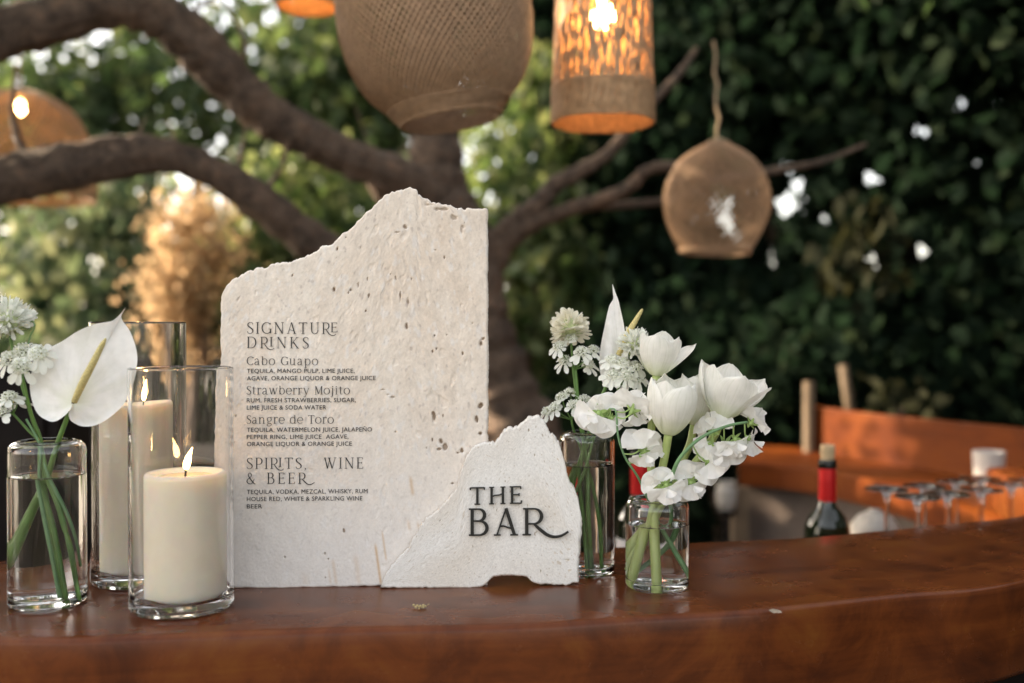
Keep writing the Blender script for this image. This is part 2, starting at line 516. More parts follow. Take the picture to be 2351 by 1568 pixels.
# pale scuffs in the varnish
M['scuff'] = plain("bare_scuff", (0.32, 0.26, 0.19), 0.8, 0.3, 300)
for px, py, w, h in ((1780, 1403, 17, 5), (1445, 1307, 5, 1), (2250, 1215, 3, 2)):
    mb = MB(); c = B(px, py, BAR_Z + .0006); k = (c - EYE).length / FPX
    V = [c + Vector((w * k * rnd.uniform(.6, 1) * math.cos(a), 4 * h * k * rnd.uniform(.6, 1) * math.sin(a), 0)) for a in np.linspace(0, 2 * math.pi, 13)[:-1]]
    mb.add(V, [tuple(range(12))]); mb.build("scuff", M['scuff'], bar)

# ------------------------------------------------------------------ stone slabs
def fnoise(shape, sx, sy, seed):
    "smooth random field, correlation lengths sx, sy in cells, unit spread"
    rng = np.random.default_rng(seed)
    f = np.fft.rfft2(rng.standard_normal(shape))
    ky = np.fft.fftfreq(shape[0])[:, None]; kx = np.fft.rfftfreq(shape[1])[None, :]
    f *= np.exp(-2 * (math.pi ** 2) * ((kx * sx) ** 2 + (ky * sy) ** 2))
    a = np.fft.irfft2(f, s=shape)
    return (a - a.mean()) / a.std()

def slab(name, parent, o, n, u, v, left, right, bottom, topline, thick, NX, NZ, pits, seed, colour, amp):
    """broken slab: front face is a fine relief; outlines are given as seen in the photograph and
    carried onto the slab's own plane (o, n)"""
    def loc(px, py):
        p = on_plane(px, py, o, n) - o
        return p.dot(u), p.dot(v)
    T = np.array([loc(*q) for q in topline]); Bo = np.array([loc(*q) for q in bottom])
    Lf = np.array([loc(*q) for q in left]); Rt = np.array([loc(*q) for q in right])
    vmin, vmax = Bo[:, 1].min(), T[:, 1].max()
    s = np.linspace(0, 1, NX)[None, :]; t = np.linspace(0, 1, NZ)[:, None]
    X0 = T[0, 0] + (T[-1, 0] - T[0, 0]) * s[0]
    jt = fnoise((4, NX), 1.6, 1, seed + 1)[0] * 0.0006 + fnoise((4, NX), 6, 1, seed + 2)[0] * 0.0006
    jb = fnoise((4, NX), 3, 1, seed + 3)[0] * 0.0006
    tops = np.interp(X0, T[:, 0], T[:, 1]) + jt
    bots = np.interp(X0, Bo[:, 0], Bo[:, 1]) + jb * 0.5
    tops = np.maximum(tops, bots + 0.0005)
    Z = bots[None, :] + (tops - bots)[None, :] * t
    xl = np.interp(Z[:, 0], Lf[::-1, 1], Lf[::-1, 0]) + fnoise((4, NZ), 5, 1, seed + 5)[0] * 0.0005
    xr = np.interp(Z[:, -1], Rt[::-1, 1], Rt[::-1, 0]) + fnoise((4, NZ), 5, 1, seed + 6)[0] * 0.00025
    X = X0[None, :] + (xl - X0[0])[:, None] * (1 - s) ** 3 + (xr - X0[-1])[:, None] * s ** 6
    # relief
    cell = (X0[-1] - X0[0]) / NX
    D = amp * (0.00006 * fnoise((NZ, NX), 1.1, 1.6, seed + 7) + 0.00016 * fnoise((NZ, NX), 5, 11, seed + 8))
    pock = fnoise((NZ, NX), 1.5, 3.2, seed + 9) + 0.6 * fnoise((NZ, NX), 30, 40, seed + 10)
    tx0, tz1 = loc(560, 738); tx1, tz0 = loc(868, 1172)
    clear = ((X > tx0) & (X < tx1) & (Z > tz0) & (Z < tz1)) * (amp > .9)
    pd = np.clip((pock - 3.25 - 2 * clear) * 1.5, 0, 1.0)
    D = D - amp * 0.0022 * pd
    pk2 = fnoise((NZ, NX), 2.6, 5.5, seed + 11) + 0.7 * fnoise((NZ, NX), 40, 60, seed + 12)
    D = D - amp * 0.0007 * np.clip(pk2 - 1.9, 0, 1)
    wob = fnoise((NZ, NX), 2.0, 3.0, seed + 13)
    for px, py, rx, ry, dep in pits:
        a, b = loc(px, py)
        q = np.sqrt(((X - a) / (rx * 0.00034)) ** 2 + ((Z - b) / (ry * 0.00038)) ** 2) + 0.3 * wob
        D = D - dep * np.clip((1.0 - q) / .55, 0, 1); pd = np.maximum(pd, np.clip((.75 - q) / .6, 0, .36) * min(1, dep / .003))
    # worn arris all round
    e = np.minimum(np.minimum((X - X[:, :1]), (X[:, -1:] - X)), np.minimum(Z - Z[:1], Z[-1:] - Z))
    D = D - 0.0016 * np.clip(1 - e / 0.0022, 0, 1) ** 2
    P = (np.array(o)[None, None] + X[..., None] * np.array(u) + Z[..., None] * np.array(v) + D[..., None] * np.array(n))
    back = (np.array(o)[None, None] + X[..., None] * np.array(u) + Z[..., None] * np.array(v) - thick * np.array(n))
    ids = np.arange(NX * NZ).reshape(NZ, NX)
    q = np.stack([ids[:-1, :-1], ids[:-1, 1:], ids[1:, 1:], ids[1:, :-1]], -1).reshape(-1, 4)
    ring = np.r_[ids[0, :], ids[1:, -1], ids[-1, -2::-1], ids[-2:0:-1, 0]]
    R = len(ring); base = NX * NZ
    Pf = P.reshape(-1, 3); Bf = back.reshape(-1, 3)[ring]
    rng = np.random.default_rng(seed + 20)
    layers, K = [], 5
    cen = Bf.mean(0)
    for k in range(1, K + 1):
        w = k / K
        mid = Pf[ring] * (1 - w) + Bf * w
        if k < K: mid = mid + (mid - cen) / np.linalg.norm(mid - cen, axis=1)[:, None] * (rng.standard_normal((R, 1)) * 0.0003 + 0.0006)
        layers.append(mid)
    verts = np.concatenate([Pf] + layers)
    prev = ring; qs = [q]
    for k in range(K):
        cur = base + k * R + np.arange(R)
        qs.append(np.stack([prev, cur, np.roll(cur, -1), np.roll(prev, -1)], -1))
        prev = cur
    # back face, bottom row to top row
    nb, nt_ = NX, NX
    bottom_i = prev[:NX]; top_i = prev[NX + NZ - 2:NX + NZ - 2 + NX][::-1]
    qs.append(np.stack([bottom_i[1:], bottom_i[:-1], top_i[:-1], top_i[1:]], -1))
    ob = np_mesh(name, verts, np.concatenate(qs), M['stone'], parent)
    C = np.ones((len(verts), 4), np.float32)
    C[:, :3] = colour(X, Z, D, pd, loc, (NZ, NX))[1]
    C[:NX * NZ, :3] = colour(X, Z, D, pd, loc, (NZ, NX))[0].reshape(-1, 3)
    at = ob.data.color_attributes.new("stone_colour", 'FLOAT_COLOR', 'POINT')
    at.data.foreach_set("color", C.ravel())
    return loc

def mixc(a, b, t):
    t = np.clip(t, 0, 1)[..., None]
    return np.array(a) * (1 - t) + np.array(b) * t if not hasattr(a, 'ndim') else a * (1 - t) + np.array(b) * t

def big_colour(X, Z, D, pd, loc, sh):
    a = fnoise(sh, 8, 22, 901) * .5 + fnoise(sh, 60, 90, 902) * .6
    c = mixc(np.array((0.79, 0.73, 0.65)), (0.69, 0.585, 0.48), 0.42 + 0.20 * a)
    c = mixc(c, (0.77, 0.75, 0.73), np.clip(fnoise(sh, 2, 4, 903) - .9, 0, 1) * .45)
    c = mixc(c, (0.50, 0.43, 0.38), np.clip(fnoise(sh, 1.3, 2.2, 904) - 1.5, 0, 1) * .6)
    c = c * (1 + .03 * np.clip(fnoise(sh, 1.0, 1.5, 905), -2.5, 2.5) + .03 * np.clip(fnoise(sh, 2.5, 5, 906), -2.5, 2.5))[..., None]
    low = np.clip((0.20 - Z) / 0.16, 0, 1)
    c = mixc(c, (0.76, 0.735, 0.72), low * .65)  # warm light above, cooler light below, put into the stone colour
    c = mixc(c, (0.30, 0.23, 0.17), np.clip(pd * 2.2, 0, .85))  # dark filler in the pits, with their shade painted in
    c = mixc(c, (0.34, 0.26, 0.19), np.clip((-D - 0.0019) / 0.0016, 0, 1) * .8)  # deepest relief painted darker still, as shade inside the holes
    rng = np.random.default_rng(5)
    for px, y0, y1, w, s in ((868, 1245, 1345, 3.0, .8), (945, 1090, 1140, 4, .6), (882, 1215, 1290, 2.2, .6), (768, 1280, 1345, 4, .35), (938, 1190, 1220, 4, .4), (960, 1195, 1215, 3, .5), (820, 1270, 1345, 6, .25), (757, 1300, 1345, 3, .3), (700, 1310, 1346, 8, .15)):
        x0, z0 = loc(px, (y0 + y1) / 2); _, za = loc(px, y0); _, zb = loc(px, y1)
        t = np.exp(-((X - x0 - (Z - z0) * -.14) / (w * .00046)) ** 2) * np.clip((za - Z) / .006, 0, 1) * np.clip((Z - zb) / .004, 0, 1)
        c = mixc(c, (0.58, 0.38, 0.20), t * s)
    return c, (0.68, 0.63, 0.56)

def small_colour(X, Z, D, pd, loc, sh):
    a = fnoise(sh, 40, 40, 911)
    c = mixc(np.array((0.79, 0.77, 0.735)), (0.70, 0.64, 0.56), 0.22 + 0.22 * a)
    c = mixc(c, (0.46, 0.39, 0.31), np.clip(fnoise(sh, 1.0, 1.0, 912) - 1.75, 0, 1) * .9)
    c = mixc(c, (0.56, 0.47, 0.36), np.clip(fnoise(sh, 2.2, 2.0, 913) + .5 * fnoise(sh, 40, 40, 914) - 2.0, 0, 1) * .7)
    c = c * (1 + .045 * np.clip(fnoise(sh, .9, .9, 915), -2.5, 2.5))[..., None]
    c = mixc(c, (0.35, 0.28, 0.2), np.clip(pd * 2, 0, .7))  # pit shade put into the small slab's colour too
    return c, (0.68, 0.63, 0.56)

# menu slab, leaning back a little and turned slightly
A0 = B(537, 1350.5); A1 = B(1120, 1344)
u_m = (A1 - A0).normalized()
lean = math.radians(2.0)
n_m = Vector((u_m.y, -u_m.x, 0)).normalized()          # faces the camera
v_m = (Vector((0, 0, 1)) * math.cos(lean) - n_m * math.sin(lean)).normalized()
n_m = u_m.cross(v_m).normalized()
if n_m.y > 0: n_m = -n_m
menu = thing("menu_sign", "tall pale travertine slab with broken top and drinks menu in black lettering", "sign", A0 + u_m * 0.12)
TOP = [(506, 683), (510, 673), (517, 657), (530, 645), (544, 636), (572, 622), (609, 614), (623, 608), (634, 605), (668, 601), (696, 591), (732, 574.5), (734, 569), (757, 563), (771, 552), (783, 539), (800, 530), (819, 506), (847, 485), (864, 466), (881, 448), (895, 440), (917, 434), (937, 429), (948, 431), (957, 438), (958, 448), (976, 455), (1002, 464), (1033, 471), (1049.5, 479), (1069, 481), (1071, 477.6), (1092, 479), (1114, 477), (1120, 482)]
PITS = [(774, 572, 5, 6, .004), (930, 521, 6, 7, .003), (915, 533, 9, 3, .002), (766, 665, 5, 6, .004), (804, 665, 6, 6, .004), (800, 672, 3, 8, .003), (822, 657, 3, 9, .002), (896, 629, 3, 2, .003), (839, 714, 3, 3, .003), (919, 680, 4, 15, .003), (937, 694, 5, 14, .003), (1020, 591, 3, 6, .003), (998, 770, 4, 5, .005), (1105.6, 787, 7, 11, .005), (933, 748, 4, 10, .003), (1002, 800, 3, 7, .003), (1062, 812, 3, 6, .003), (993, 806, 3, 6, .003), (1026, 769, 2, 3, .003), (844, 642, 3, 7, .002), (945, 640, 2, 5, .002), (1000, 574, 4, 3, .002), (1075, 660, 2, 4, .002),
        (997, 956, 6, 14, .004), (1103, 931, 7, 10, .005), (1094, 962, 5, 10, .004), (1014, 1014, 6, 9, .004), (1022, 1028, 6, 10, .003), (1008, 1032, 6, 4, .003), (1060, 1036, 8, 8, .004), (1050, 1040, 6, 5, .003), (1038, 1110, 5, 4, .004), (890, 906, 7, 3, .002), (902, 912, 9, 3, .002), (880, 895, 12, 2, .0015), (653, 1280, 3, 4, .003), (1085, 742, 4, 3, .002), (908, 992, 2, 3, .002), (1104, 995, 6, 4, .004), (780, 535, 4, 6, .002), (1015, 480, 30, 5, .002), (1040, 500, 14, 7, .002), (1060, 525, 8, 16, .002), (985, 470, 14, 4, .002), (1058, 700, 9, 20, .0012)]
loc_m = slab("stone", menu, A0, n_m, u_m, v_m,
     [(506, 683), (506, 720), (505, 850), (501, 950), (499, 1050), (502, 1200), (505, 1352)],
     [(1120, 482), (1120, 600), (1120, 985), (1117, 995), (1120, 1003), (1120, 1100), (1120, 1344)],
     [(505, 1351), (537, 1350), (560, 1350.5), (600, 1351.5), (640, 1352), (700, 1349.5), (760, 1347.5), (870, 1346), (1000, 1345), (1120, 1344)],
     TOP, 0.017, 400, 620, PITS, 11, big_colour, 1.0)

# bar sign, smaller slab set against the first
S0 = B(877, 1352); S1 = B(1327, 1345)
u_s = (S1 - S0).normalized()
lean2 = math.radians(1.6)
n_s = Vector((u_s.y, -u_s.x, 0)).normalized()
v_s = (Vector((0, 0, 1)) * math.cos(lean2) - n_s * math.sin(lean2)).normalized()
n_s = u_s.cross(v_s).normalized()
if n_s.y > 0: n_s = -n_s
sign = thing("bar_sign", "small jagged pale stone slab reading THE BAR in raised black letters", "sign", S0 + u_s * 0.12)
TOP2 = [(877, 1346), (881, 1330), (898, 1300), (915, 1280), (935, 1262), (948, 1240), (960, 1222), (968, 1205), (985, 1185), (1010, 1170), (1035, 1140), (1050, 1118), (1058, 1085), (1066, 1062), (1073, 1042), (1085, 1028), (1108, 1017), (1136, 1019), (1147, 1002), (1156, 987), (1180, 983), (1200, 970), (1212, 957.5), (1238, 957), (1248, 966), (1256, 980), (1262, 992), (1275, 1003), (1284, 1018), (1290, 1040), (1297, 1060), (1302, 1090), (1308, 1108), (1318, 1118), (1326, 1140), (1331, 1165), (1336, 1190)]
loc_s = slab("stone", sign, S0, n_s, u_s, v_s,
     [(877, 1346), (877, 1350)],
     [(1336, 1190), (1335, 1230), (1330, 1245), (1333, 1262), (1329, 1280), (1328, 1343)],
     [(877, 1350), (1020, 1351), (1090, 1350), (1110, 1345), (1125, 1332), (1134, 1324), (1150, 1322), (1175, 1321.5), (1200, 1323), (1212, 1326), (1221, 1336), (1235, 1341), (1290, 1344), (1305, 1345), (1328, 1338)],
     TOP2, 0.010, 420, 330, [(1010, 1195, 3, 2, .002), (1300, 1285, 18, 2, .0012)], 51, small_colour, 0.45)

# ------------------------------------------------------------------ lettering: a stroke alphabet drawn here
def arc(cx, cy, rx, ry, a0, a1, th=.10, tn=.04, n=18):
    P = []
    for k in range(n + 1):
        a = math.radians(a0 + (a1 - a0) * k / n)
        P.append((cx + rx * math.cos(a), cy + ry * math.sin(a), tn + (th - tn) * abs(math.cos(a)) ** 1.5))
    return P
TK, TN = .095, .042
def ln(x0, y0, x1, y1, w=TK): return [(x0, y0, w), (x1, y1, w)]
def st(x, y0=0.0, y1=1.0, w=TK, s0=True, s1=True, sw=.085):
    o = [ln(x, y0, x, y1, w)]
    if s0: o.append(ln(x - w / 2 - sw, y0 + .018, x + w / 2 + sw, y0 + .018, .036))
    if s1: o.append(ln(x - w / 2 - sw, y1 - .018, x + w / 2 + sw, y1 - .018, .036))
    return o
def curve(P, w=None):
    return [(p[0], p[1], max(.03, p[2])) for p in spline(P, 6)]
def S_(k=1.0, w=.56):
    q = w / .56
    return [curve([(.50 * q, .80, .045), (.47 * q, .93, .05), (.29 * q, .98, .04), (.11 * q, .88, .07), (.10 * q, .70, .095), (.28 * q, .53, .10), (.47 * q, .37, .10), (.50 * q, .17, .08), (.33 * q, .02, .042), (.12 * q, .05, .045), (.05 * q, .20, .05)])]
G = {}
G['I'] = (.26, st(.13))
G['S'] = (.56, S_())
G['G'] = (.84, [arc(.44, .5, .40, .48, 40, 318), ln(.76, .06, .76, .42, TK), ln(.60, .42, .86, .42, .036), ln(.74, .80, .76, .93, .05)])
G['C'] = (.74, [arc(.44, .5, .40, .48, 42, 318), ln(.73, .80, .76, .93, .05)])
G['N'] = (.86, st(.13, w=TN) + st(.73, w=TN, s0=False) + [ln(.13, .98, .73, .02, TK)])
G['A'] = (.82, [ln(.12, .02, .42, 1.0, TN), ln(.42, 1.0, .70, .02, TK), ln(.02, .018, .24, .018, .036), ln(.56, .018, .82, .018, .036), curve([(.22, .33, .045), (.33, .35, .04), (.46, .30, .04), (.60, .26, .045)])])
G['T'] = (.74, st(.37, s1=False) + [ln(.03, .975, .71, .975, .045), curve([(.03, .98, .05), (.04, .90, .05), (.02, .85, .04)]), curve([(.71, .98, .05), (.70, .90, .05), (.72, .85, .04)])])
G['U'] = (.82, [ln(.15, .34, .15, 1, TK), ln(.69, .34, .69, 1, TN), arc(.42, .34, .27, .33, 180, 360, TK * .8, TN), ln(.03, .982, .27, .982, .036), ln(.58, .982, .80, .982, .036)])
def R_(leg):
    return st(.13, s1=False) + [ln(.02, .98, .36, .98, .04), ln(.13, .42, .38, .42, .04), arc(.36, .70, .24, .28, -90, 90), leg]
G['R'] = (.72, R_(curve([(.36, .42, .06), (.50, .22, .09), (.68, .03, .08), (.80, -.03, .04)])))
G['Rj'] = (.52, R_(curve([(.34, .42, .05), (.48, .20, .08), (.66, -.02, .08), (.88, -.12, .06), (1.08, -.10, .05), (1.22, .02, .035)])))     # runs on under the next letter
G['Rs'] = (1.45, R_(curve([(.36, .42, .06), (.52, .24, .09), (.76, .02, .09), (.98, -.07, .075), (1.22, -.03, .06), (1.45, .12, .045)])))
G['E'] = (.60, st(.13, s0=False, s1=False) + [ln(.02, .98, .54, .98, .04), ln(.02, .02, .56, .02, .04), ln(.13, .52, .46, .52, .04), ln(.54, .99, .54, .84, .045), ln(.56, .0, .58, .17, .045), ln(.46, .44, .46, .60, .045)])
G['Ej'] = (.60, [[(x, .16 + y * .84, w) for x, y, w in s] for s in G['E'][1]])
G['Ij'] = (.30, [[(x, .16 + y * .84, w) for x, y, w in s] for s in G['I'][1]])
G['D'] = (.86, st(.13, s0=False, s1=False) + [ln(.02, .98, .40, .98, .04), ln(.02, .02, .40, .02, .04), arc(.38, .5, .40, .48, -90, 90)])
G['K'] = (.78, st(.13) + [ln(.17, .42, .62, .98, TN), ln(.30, .56, .68, .02, TK), ln(.52, .982, .74, .982, .036), ln(.56, .018, .80, .018, .036)])
G['P'] = (.62, st(.13, s1=False) + [ln(.02, .98, .36, .98, .04), ln(.13, .42, .38, .42, .04), arc(.36, .70, .24, .28, -90, 90)])
G['B'] = (.68, st(.13, s0=False, s1=False) + [ln(.02, .98, .34, .98, .04), ln(.02, .02, .38, .02, .04), ln(.13, .54, .38, .54, .04), arc(.34, .76, .20, .22, -90, 90), arc(.36, .28, .26, .26, -90, 90)])
G['H'] = (.86, st(.13) + st(.73) + [curve([(.13, .42, .045), (.30, .50, .04), (.55, .53, .04), (.73, .62, .045)])])
G['W'] = (1.14, [ln(.10, .98, .34, .02, TK), ln(.34, .02, .56, .98, TN), ln(.46, .98, .76, .02, TK), ln(.76, .02, 1.02, .98, TN), ln(.0, .982, .22, .982, .036), ln(.36, .982, .62, .982, .036), ln(.90, .982, 1.14, .982, .036)])
G['M'] = (1.0, st(.14, w=TN, s1=False) + st(.84, s1=False) + [ln(.16, .98, .48, .06, TK), ln(.48, .06, .82, .98, TN), ln(.04, .982, .18, .982, .036), ln(.80, .982, .96, .982, .036)])
G[','] = (.22, [curve([(.09, .06, .11), (.11, -.04, .07), (.04, -.16, .03)])])
G['&'] = (.80, [curve([(.70, .46, .04), (.60, .20, .05), (.40, .01, .05), (.16, .05, .07), (.05, .24, .09), (.14, .42, .07), (.34, .58, .05), (.45, .76, .06), (.38, .95, .05), (.24, .96, .05), (.16, .80, .07), (.28, .55, .09), (.48, .28, .10), (.68, .04, .08), (.82, -.02, .04)])])
G[' '] = (.42, [])
XH = .78
def bowl(cx, rx, a0=0, a1=360): return arc(cx, XH / 2, rx, XH / 2 - .02, a0, a1, .085, .04)
G['a'] = (.60, [curve([(.06, .60, .06), (.16, .74, .045), (.32, .72, .06), (.40, .56, .085)]), ln(.40, .52, .40, .06, .085), ln(.38, .018, .58, .018, .036), curve([(.40, .40, .04), (.18, .36, .06), (.06, .18, .085), (.16, .03, .05), (.30, .06, .04), (.40, .18, .04)])])
G['b'] = (.64, [ln(.12, .02, .12, 1.02, .085), ln(.01, 1.0, .12, 1.0, .036), bowl(.33, .24)])
G['o'] = (.66, [bowl(.32, .28)])
G['u'] = (.70, [ln(.13, .22, .13, XH, .085), curve([(.13, .24, .08), (.18, .07, .06), (.32, .03, .045), (.48, .18, .04)]), ln(.50, .02, .50, XH, .085), ln(.02, XH - .018, .13, XH - .018, .036), ln(.38, XH - .018, .50, XH - .018, .036), ln(.50, .018, .66, .018, .036)])
G['p'] = (.66, [ln(.13, -.30, .13, XH, .085), ln(.02, -.282, .28, -.282, .036), ln(.02, XH - .018, .13, XH - .018, .036), bowl(.34, .25)])
G['t'] = (.44, [ln(.18, .14, .18, .92, .085), curve([(.18, .16, .08), (.24, .03, .05), (.40, .08, .035)]), ln(.04, XH - .02, .38, XH - .02, .04)])
G['r'] = (.46, [ln(.13, .02, .13, XH, .085), ln(.02, .018, .28, .018, .036), ln(.02, XH - .018, .13, XH - .018, .036), curve([(.14, .52, .04), (.22, .71, .05), (.36, .76, .06), (.42, .68, .09)])])
G['w'] = (.94, [ln(.10, XH, .28, .02, .085), ln(.28, .02, .45, XH, .04), ln(.43, XH, .62, .02, .085), ln(.62, .02, .82, XH, .04), ln(.0, XH - .018, .2, XH - .018, .036), ln(.34, XH - .018, .52, XH - .018, .036), ln(.72, XH - .018, .92, XH - .018, .036)])
G['e'] = (.62, [arc(.32, XH / 2, .27, XH / 2 - .02, 0, 315, .085, .04), ln(.06, XH / 2 + .01, .58, XH / 2 + .01, .038)])
G['y'] = (.66, [ln(.10, XH, .34, .02, .085), curve([(.56, XH, .04), (.36, .08, .045), (.22, -.24, .05), (.06, -.28, .07)]), ln(.0, XH - .018, .2, XH - .018, .036), ln(.46, XH - .018, .66, XH - .018, .036)])
G['j'] = (.34, [curve([(.18, XH, .085), (.18, .2, .085), (.17, -.12, .08), (.10, -.27, .05), (-.02, -.28, .06)]), ln(.06, XH - .018, .18, XH - .018, .036), ln(.13, .92, .23, .92, .10)])
G['i'] = (.32, [ln(.15, .02, .15, XH, .085), ln(.03, .018, .28, .018, .036), ln(.04, XH - .018, .15, XH - .018, .036), ln(.10, .92, .20, .92, .10)])
G['n'] = (.72, [ln(.13, .02, .13, XH, .085), curve([(.14, .52, .04), (.26, .72, .045), (.42, .74, .06), (.52, .55, .085)]), ln(.525, .50, .525, .02, .085), ln(.02, .018, .25, .018, .036), ln(.41, .018, .65, .018, .036), ln(.02, XH - .018, .13, XH - .018, .036)])
G['g'] = (.64, [arc(.29, .52, .21, .24, 0, 360, .08, .04), curve([(.20, .26, .04), (.12, .16, .05), (.24, .08, .06), (.46, .02, .07), (.50, -.14, .06), (.30, -.28, .045), (.08, -.20, .07), (.12, -.04, .05), (.22, .06, .04)]), curve([(.42, .70, .04), (.52, .77, .05), (.60, .75, .06)])])
G['d'] = (.68, [ln(.52, .02, .52, 1.02, .085), ln(.40, 1.0, .52, 1.0, .036), ln(.52, .018, .66, .018, .036), bowl(.30, .25)])

for q in 'aboutprweyjingd':
    f = 1.16
    G[q] = (G[q][0] * f, [[(x * f, y, w) for x, y, w in s] for s in G[q][1]])

def stroke_mesh(mb, pts, put, depth, z0):
    "a flat-faced stroke of changing width, depth thick"
    P = [(np.array(p[:2]), p[2]) for p in pts]
    L, R = [], []
    for i, (p, w) in enumerate(P):
        a = P[max(i - 1, 0)][0]; b = P[min(i + 1, len(P) - 1)][0]
        t = b - a; t = t / (np.linalg.norm(t) + 1e-9); nrm = np.array((-t[1], t[0]))
        L.append(p + nrm * w / 2); R.append(p - nrm * w / 2)
    k = len(P)
    V = [put(q[0], q[1], z0 + depth) for q in L] + [put(q[0], q[1], z0 + depth) for q in R] + [put(q[0], q[1], z0) for q in L] + [put(q[0], q[1], z0) for q in R]
    F = []
    for i in range(k - 1):
        F += [(i, k + i, k + i + 1, i + 1), (i, i + 1, 2 * k + i + 1, 2 * k + i), (k + i, 3 * k + i, 3 * k + i + 1, k + i + 1)]
    F += [(0, 2 * k, 3 * k, k), (k - 1, 2 * k - 1, 4 * k - 1, 3 * k - 1)]
    mb.add(V, F)

def set_line(name, parent, tokens, x0, x1, base0, base1, cap, o, n, u, v, mat, depth, z0, weight=1.0, adv=None):
    "tokens set between the photo positions x0 and x1 on the slab"
    def loc(px, py):
        p = on_plane(px, py, o, n) - o; return p.dot(u), p.dot(v)
    ax, ay = loc(x0, base0); bx, by = loc(x1, base1); _, cy = loc(x0, base0 - cap)
    ch = cy - ay
    ws = [G[t][0] for t in tokens]
    n_gap = len(tokens) - 1
    total = (bx - ax) / ch
    gap = (total - sum(ws)) / max(n_gap, 1)
    mb = MB(); x = 0; j = 0
    for t, w in zip(tokens, ws):
        for s in G[t][1]:
            j += 1
            zz = z0 + 0.00001 * (j % 9)
            def put(gx, gy, d, x=x):
                X = ax + (x + gx) * ch; Y = ay + (by - ay) * ((x + gx) / total) + gy * ch
                return o + u * X + v * Y + n * d
            stroke_mesh(mb, [(p[0], p[1], p[2] * weight) for p in s], put, depth, zz)
        x += w + gap
    return mb.build(name, mat, parent, smooth=False)

mk = dict(o=A0, n=n_m, u=u_m, v=v_m, mat=M['ink'], depth=0.00025, z0=0.0006)
set_line("heading", menu, ['S', 'I', 'G', 'N', 'A', 'T', 'U', 'Rj', 'Ej'], 567, 775, 766, 767, 26.5, weight=.95, **mk)
set_line("heading", menu, ['D', 'Rj', 'Ij', 'N', 'K', 'S'], 567, 709, 799, 800, 26, weight=.95, **mk)
set_line("drink_name", menu, list("Cabo") + [' '] + list("Guapo"), 567, 731, 838, 838.5, 19.5, **mk)
set_line("drink_name", menu, list("Strawberry") + [' '] + list("Mojito"), 566, 804, 905.8, 905.5, 19.5, **mk)
set_line("drink_name", menu, list("Sangre") + [' '] + list("de") + [' '] + list("Toro"), 566, 767, 972.8, 972.5, 19.5, **mk)
set_line("heading", menu, ['S', 'P', 'I', 'Rj', 'Ij', 'T', 'S', ',', ' ', ' ', 'W', 'I', 'N', 'E'], 566, 834, 1076.5, 1075.5, 25.5, weight=.95, **mk)
set_line("heading", menu, ['&', ' ', 'B', 'E', 'E', 'Rs'], 566, 722, 1110.8, 1110.4, 25.5, weight=.95, **mk)

def sans_line(text, x0, x1, base, cap, o, n, u, v):
    "small capitals from the built-in typeface, fitted to the measured width"
    cu = bpy.data.curves.new("line_of_text", 'FONT')
    cu.body = text; cu.size = 1.0; cu.space_character = 1.06; cu.extrude = 0.006; cu.resolution_u = 3
    tmp = bpy.data.objects.new("line_of_text", cu); COL.objects.link(tmp)
    dg = bpy.context.evaluated_depsgraph_get()
    me = bpy.data.meshes.new_from_object(tmp.evaluated_get(dg))
    bpy.data.objects.remove(tmp); bpy.data.curves.remove(cu)
    co = np.empty(len(me.vertices) * 3, np.float32); me.vertices.foreach_get("co", co); co = co.reshape(-1, 3)
    def loc(px, py):
        p = on_plane(px, py, o, n) - o; return p.dot(u), p.dot(v)
    ax, ay = loc(x0, base); bx, _ = loc(x1, base); _, cy = loc(x0, base - cap)
    sx = (bx - ax) / (co[:, 0].max() - co[:, 0].min()); sy = (cy - ay) / 0.727
    X = ax + (co[:, 0] - co[:, 0].min()) * sx; Y = ay + co[:, 1] * sy; Z = 0.0006 + co[:, 2] * 0.02 + .00012
    P = np.array(o) + X[:, None] * np.array(u) + Y[:, None] * np.array(v) + Z[:, None] * np.array(n)
    me.vertices.foreach_set("co", P.astype(np.float32).ravel()); me.update()
    me.materials.clear(); me.materials.append(M['ink'])
    me.name = "drink_text"
    return link("drink_text", me, menu)
for t, x1, b in (("TEQUILA, MANGO PULP, LIME JUICE,", 814, 856.4), ("AGAVE, ORANGE LIQUOR & ORANGE JUICE", 862.5, 873.2), ("RUM, FRESH STRAWBERRIES, SUGAR,", 817, 923.8), ("LIME JUICE & SODA WATER", 749, 940.5),
                 ("TEQUILA, WATERMELON JUICE, JALAPE\u00d1O", 854, 991.6), ("PEPPER RING, LIME JUICE  AGAVE,", 800, 1008), ("ORANGE LIQUOR & ORANGE JUICE", 808, 1024.3),
                 ("TEQUILA, VODKA, MEZCAL, WHISKY, RUM", 844, 1134), ("HOUSE RED, WHITE & SPARKLING WINE", 832, 1150.4), ("BEER", 602, 1167.2)):
    sans_line(t, 567, x1, b, 10.3, A0, n_m, u_m, v_m)

sk = dict(o=S0, n=n_s, u=u_s, v=v_s, mat=M['raised'], depth=0.0030, z0=0.0005)
for q, f in (('T', 1.22), ('H', 1.10), ('E', 1.22)): G[q + '2'] = (G[q][0] * f, [[(x * f, y, w) for x, y, w in s] for s in G[q][1]])
set_line("raised_word", sign, ['T2', 'H2', 'E2'], 1078, 1198, 1158, 1155, 39.5, weight=1.5, **sk)
G['B2'] = (G['B'][0] * 1.12, [[(x * 1.12, y, w) for x, y, w in s] for s in G['B'][1]])
G['A2'] = (.92, [[(x * 1.12, y, w) for x, y, w in s] for s in G['A'][1]])
G['R2'] = (1.72, [[(x * 1.18, y, w) for x, y, w in s] for s in G['Rs'][1]])
set_line("raised_word", sign, ['B2', 'A2', 'R2'], 1075, 1305, 1229, 1227, 62, weight=1.3, **sk)
